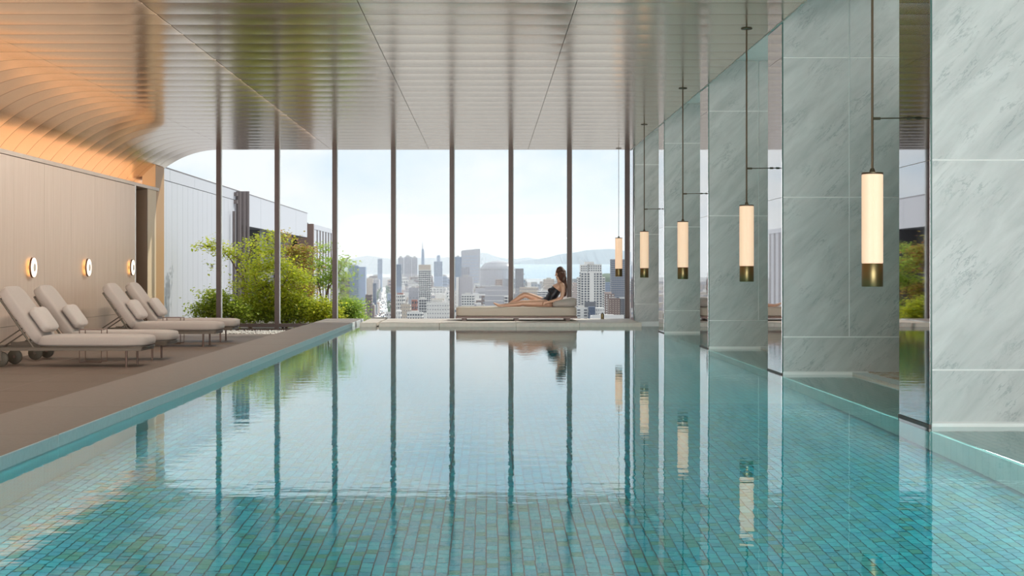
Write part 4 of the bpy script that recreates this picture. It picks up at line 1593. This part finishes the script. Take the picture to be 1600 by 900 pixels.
block('tower_block', 'narrow white balcony wing at the right flank of the white high-rise', 941.2, 945.5, 433, 1803, 'white', 'glass', 1, 16, .7, .5, pyb=492)
block('tower_block', 'dark glass tower behind the smallest pendant lamp', 955, 977, 405, 2200, 'grey', 'navy', 8, 18, .82, .70, pyb=466)
block('office_block', 'blue glass block between the high-rise and the dark tower', 945.8, 953.5, 441, 2300, 'blue', 'glassb', 3, 6, .7, .5, pyb=462)
block('apartment_block', 'brown brick apartment block with balconies right of the high-rise', 945.5, 960, 459, 1650, 'brown', 'white', 3, 10, .35, .5, pyb=496, crown=(.0, .7, 2, 'pink'))
block('apartment_block', 'dark brown slab with white balcony strips at the right', 951.5, 969, 467.5, 1400, 'brown', 'beige', 4, 9, .3, .3, pyb=496, roof=1.5)
block('apartment_block', 'dark slab squeezed against the last mullion', 969.2, 978, 466.5, 1405, 'dark', 'grey', 2, 9, .5, .4, pyb=496, crown=(0, 1, .8, 'white'))
block('office_block', 'white low building with dark stripes right of the bolster', 899, 920, 482, 1250, 'white', 'dark', 2, 4, .45, .45, pyb=500, roof=2)
block('office_block', 'navy low building beside the white striped one', 920.3, 930, 479.5, 1240, 'navy', 'glassb', 3, 3, .4, .3, pyb=500)
block('office_block', 'plain white low building left of the bronze post', 930.2, 944.5, 481, 1245, 'white', 'grey', 4, 3, .4, .3, pyb=500)
block('office_block', 'white low roofs along the ledge at the far right', 925, 975, 494, 1150, 'white', 'grey', 0, 0, pyb=502, roof=1)
block('office_block', 'white building between the fourth and fifth mullion at the ledge', 699, 709.5, 464.5, 1400, 'white', 'grey', 2, 6, .4, .4, pyb=500)

# ---- slanted slab
D = 4000
rt = tag(empty('slanted_slab_building', (cx_(735, D), D, gz(D))), 'large pale lavender slab with a slanted roof on the skyline', 'building')
o = Vector(rt.location)
x0, x1 = cx_(720.5, D) - o.x, cx_(750, D) - o.x
za, zb_, zt_ = cz_(391.5, D) - o.z, cz_(388.5, D) - o.z, cz_(424, D) - o.z
MB().add([(x0, 0, 0), (x1, 0, 0), (x1, 45, 0), (x0, 45, 0), (x0, 0, za), (x1, 0, zb_), (x1, 45, zb_), (x0, 45, za)],
         [(0, 3, 2, 1), (4, 5, 6, 7), (0, 1, 5, 4), (1, 2, 6, 5), (2, 3, 7, 6), (3, 0, 4, 7)]).build('body', CM['lav'], rt)
mb = MB()
for j in range(9):
    z = za * (.30 + .07 * j)
    mb.box((x0 + 3, -.6, z), (x1 - 3, .2, z + za * .022))
tag(mb.build('window_bands', CM['pale'], rt), kind='stuff')
# ---- tower with spire
D = 5000
rt = tag(empty('observation_tower', (cx_(660, D), D, gz(D))), 'slender pale blue tower with a needle spire on the skyline', 'tower')
h1, h2, h3 = cz_(391, D) - gz(D), cz_(388, D) - gz(D), cz_(376.5, D) - gz(D)
w_ = cx_(663.2, D) - cx_(660, D)
MB().lathe([(w_, 0), (w_ * .93, h1 * .8), (w_ * .8, h1), (w_ * .3, h2)], 3).build('shaft', CM['blue'], rt)
MB().lathe([(w_ * .24, h2 - 2), (w_ * .16, (h2 + h3) / 2), (w_ * .06, h3)], 8).build('spire', CM['lav'], rt)
# ---- dome
D = 3600
rt = tag(empty('domed_stadium', (cx_(778, D), D + 60, gz(D))), 'silver stadium dome behind the fifth mullion', 'stadium')
rx = (cx_(806, D) - cx_(750, D)) / 2
hb = cz_(422, D) - gz(D)
hd = cz_(406.5, D) - cz_(422, D)
MB().lathe([(rx, 0), (rx, hb)], 40).build('drum', CM['lav'], rt)
pr_ = [(rx * math.cos(a), hb + hd * math.sin(a)) for a in [PI / 2 * k / 10 for k in range(10)]] + [(rx * .02, hb + hd)]
dome = MB().lathe(pr_, 40).build('roof', mat('dome_metal', (.44, .42, .43), .22, 0), rt, smooth='all')
MB().lathe([(rx * 1.005 * math.cos(a), hb + hd * 1.02 * math.sin(a)) for a in (.75, .78)], 40).build('roof_seam', CM['grey'], dome)

# ---- avenue with traffic and trees
def ave(py, t):
    """t 0..1 across the avenue at picture row py"""
    u = (py - 449.0) / (498 - 449)
    l_, r_ = 597.0 + (581.5 - 597.0) * u, 603.5 + (607.5 - 603.5) * u
    return l_ + (r_ - l_) * t


def groundD(py):
    return F * HGT / (py - HOR)


v = []
for k in range(9):
    py = 502 - k * 6.6
    D = groundD(py)
    for t in (0, 1):
        v.append((cx_(ave(py, t), D), D, gz(D) + .6))
tag(MB().add(v, [(2 * i, 2 * i + 1, 2 * i + 3, 2 * i + 2) for i in range(8)]).build('avenue', CM['road']), 'broad white avenue running straight into the city', 'street', kind='structure')
cmeshes = []
for cm_ in ('dark', 'navy', 'red'):
    m_ = MB().bbox((-1.1, -2.4, 0), (1.1, 2.4, 1.0), .2)
    m_.bbox((-.95, -1.3, .9), (.95, 1.2, 1.6), .25)
    me = m_.mesh('car')
    me.materials.append(CM[cm_])
    cmeshes.append(me)
for k in range(110):
    py = 451 + 47 * (R.random() ** .8)
    D = groundD(py)
    c = link('car', cmeshes[(0, 0, 1, 0, 2)[k % 5]])
    c.location = (cx_(ave(py, (.08, .2, .32, .44, .56, .68, .8, .92)[R.randrange(8)] + R.uniform(-.02, .02)), D), D, gz(D) + .7)
    tag(c, 'tiny %s car on the white avenue in the distance' % ('black', 'black', 'navy', 'black', 'red')[k % 5], 'car', 'cars on the avenue')
tm_ = MB()
tm_.tube([(0, 0, 0), (0, 0, 5)], .4, 6)
for k in range(4):
    tm_.squad((R.uniform(-1.6, 1.6), R.uniform(-1.6, 1.6), 6.5 + k * 1.6), (3.2, 3.2, 2.4), 1.0, 10, 7)
tme = tm_.mesh('street_tree')
tme.materials.append(CM['tree'])
for s_ in (0, 1):
    for k in range(24):
        py = 452 + 45 * (k + R.random() * .5) / 24
        D = groundD(py)
        c = link('street_tree', tme)
        c.location = (cx_(ave(py, -.12 - .25 * R.random() * (py - 445) / 50 if s_ == 0 else 1.12), D), D, gz(D))
        c.scale = (R.uniform(1.0, 1.5),) * 2 + (R.uniform(1.0, 1.6),)
        tag(c, 'dark green street tree along the left side of the white avenue' if s_ == 0 else 'dark green street tree along the right side of the white avenue', 'tree', 'trees lining the avenue')
# green knoll by the blue block
kn = MB().squad((cx_(949, 3000), 3000, cz_(441, 3000)), (30, 40, 18), 1.0, 24, 14)
tag(kn.build('wooded_knoll', CM['tree'], smooth='all'), 'green wooded knoll right of the white high-rise', 'hill')

# ---- the many low buildings in between
vm = []
vr = random.Random(5)
for (wall, winm) in (('white', 'glass'), ('white', 'grey'), ('beige', 'grey'), ('pink', 'glass'), ('lav', 'glassb'), ('grey', 'glass'), ('white', 'glassb'), ('brown', 'grey'), ('pale', 'glassb')):
    for var in range(2):
        mb = MB()
        mb.box((-.5, 0, -1), (.5, .9, 1))
        mb.mi = 1
        nx_w, nz_w = vr.choice((3, 4, 5)), vr.choice((4, 5, 6))
        for i in range(nx_w):
            for j in range(nz_w):
                a, c = -.5 + (i + .22) / nx_w, .0 + (j + .25) / nz_w * .96
                mb.box((a, -.012, c), (a + .56 / nx_w, .01, c + .45 / nz_w))
        mb.mi = 2
        mb.box((-.2, .2, 1), (.25, .6, 1.09 if var else 1.16))
        if var:
            mb.box((.28, .1, 1), (.42, .3, 1.06))
        me = mb.mesh('city_building')
        for k_ in (wall, winm, 'roof'):
            me.materials.append(CM[k_])
        vm.append(me)
placed = 0
fr = random.Random(99)
while placed < 290:
    py = 431 + 67 * fr.random() ** 1.15
    px = fr.uniform(527, 985)
    if placed < 34:
        px, py = fr.uniform(744, 815), fr.uniform(427, 446)
    elif placed < 48:
        px, py = fr.uniform(812, 872), fr.uniform(437, 452)
    if 574 < px < 614 and py > 440:
        continue
    if px > 815 and py < 437:
        continue
    D = min(4600, F * (HGT - fr.uniform(14, 34)) / max(14, py - HOR)) * fr.uniform(.92, 1.04)
    h = cz_(py, D) - gz(D)
    if h < 6 or h > 60:
        continue
    w_ = fr.uniform(12, 34) * (1.25 if D > 2800 else 1)
    c = link('city_building', vm[fr.randrange(len(vm))])
    c.location = (cx_(px, D), D, gz(D))
    c.scale = (w_, fr.uniform(12, 26), h)
    c.rotation_euler = (0, 0, math.radians(fr.choice((0, 0, 6, -8, 14))))
    wn_ = c.data.materials[0].name.replace('city_', '').replace('_', ' ')
    bay = ['left of the fourth mullion', 'between the fourth and fifth mullions', 'between the fifth and sixth mullions',
           'between the sixth mullion and the woman', 'right of the woman'][0 if px < 614 else 1 if px < 706 else 2 if px < 798 else 3 if px < 880 else 4]
    far_ = 'far' if D > 2600 else 'near'
    tag(c, '%s %s low-rise in the city seen %s' % (far_, wn_, bay), 'building', 'low-rise buildings of the distant city')
    placed += 1
# beyond the counted ones: the far carpet of roofs
far = MB()
for k in range(3600):
    D = fr.uniform(2000, 5200)
    px = fr.uniform(400, 1130)
    pg = HOR + F * HGT / D
    if pg > 446 and ave(pg, 0) - 11 < px < ave(pg, 1) + 5:
        continue
    if px > 800 and D > 3450:
        continue
    if px > 770 and D > 4500:
        continue
    x, w_, h = cx_(px, D), fr.uniform(10, 26), fr.uniform(6, 20) + (14 * fr.random() ** 3)
    far.mi = fr.randrange(5)
    far.box((x, D, gz(D) - 1), (x + w_, D + fr.uniform(10, 20), gz(D) + h))
tag(far.build('far_roofs', [CM['white'], CM['beige'], CM['lav'], CM['grey'], CM['pink']]), 'dense carpet of far roofs towards the horizon', 'buildings', kind='stuff')

# ---- summer haze over the city
hz_ = bpy.data.materials.new('haze')
hz_.use_nodes = True
n, l = hz_.node_tree.nodes, hz_.node_tree.links
n.clear()
out = n.new('ShaderNodeOutputMaterial')
vsn = n.new('ShaderNodeVolumeScatter')
vsn.inputs['Color'].default_value = (0.86, 0.92, 1.0, 1)
vsn.inputs['Density'].default_value = 0.000085
vsn.inputs['Anisotropy'].default_value = 0.15
l.new(vsn.outputs[0], out.inputs['Volume'])
tag(MB().box((-9000, 700, -260), (9000, 21000, 420)).build('haze', hz_), 'pale summer haze over the distant city', 'haze', kind='stuff')
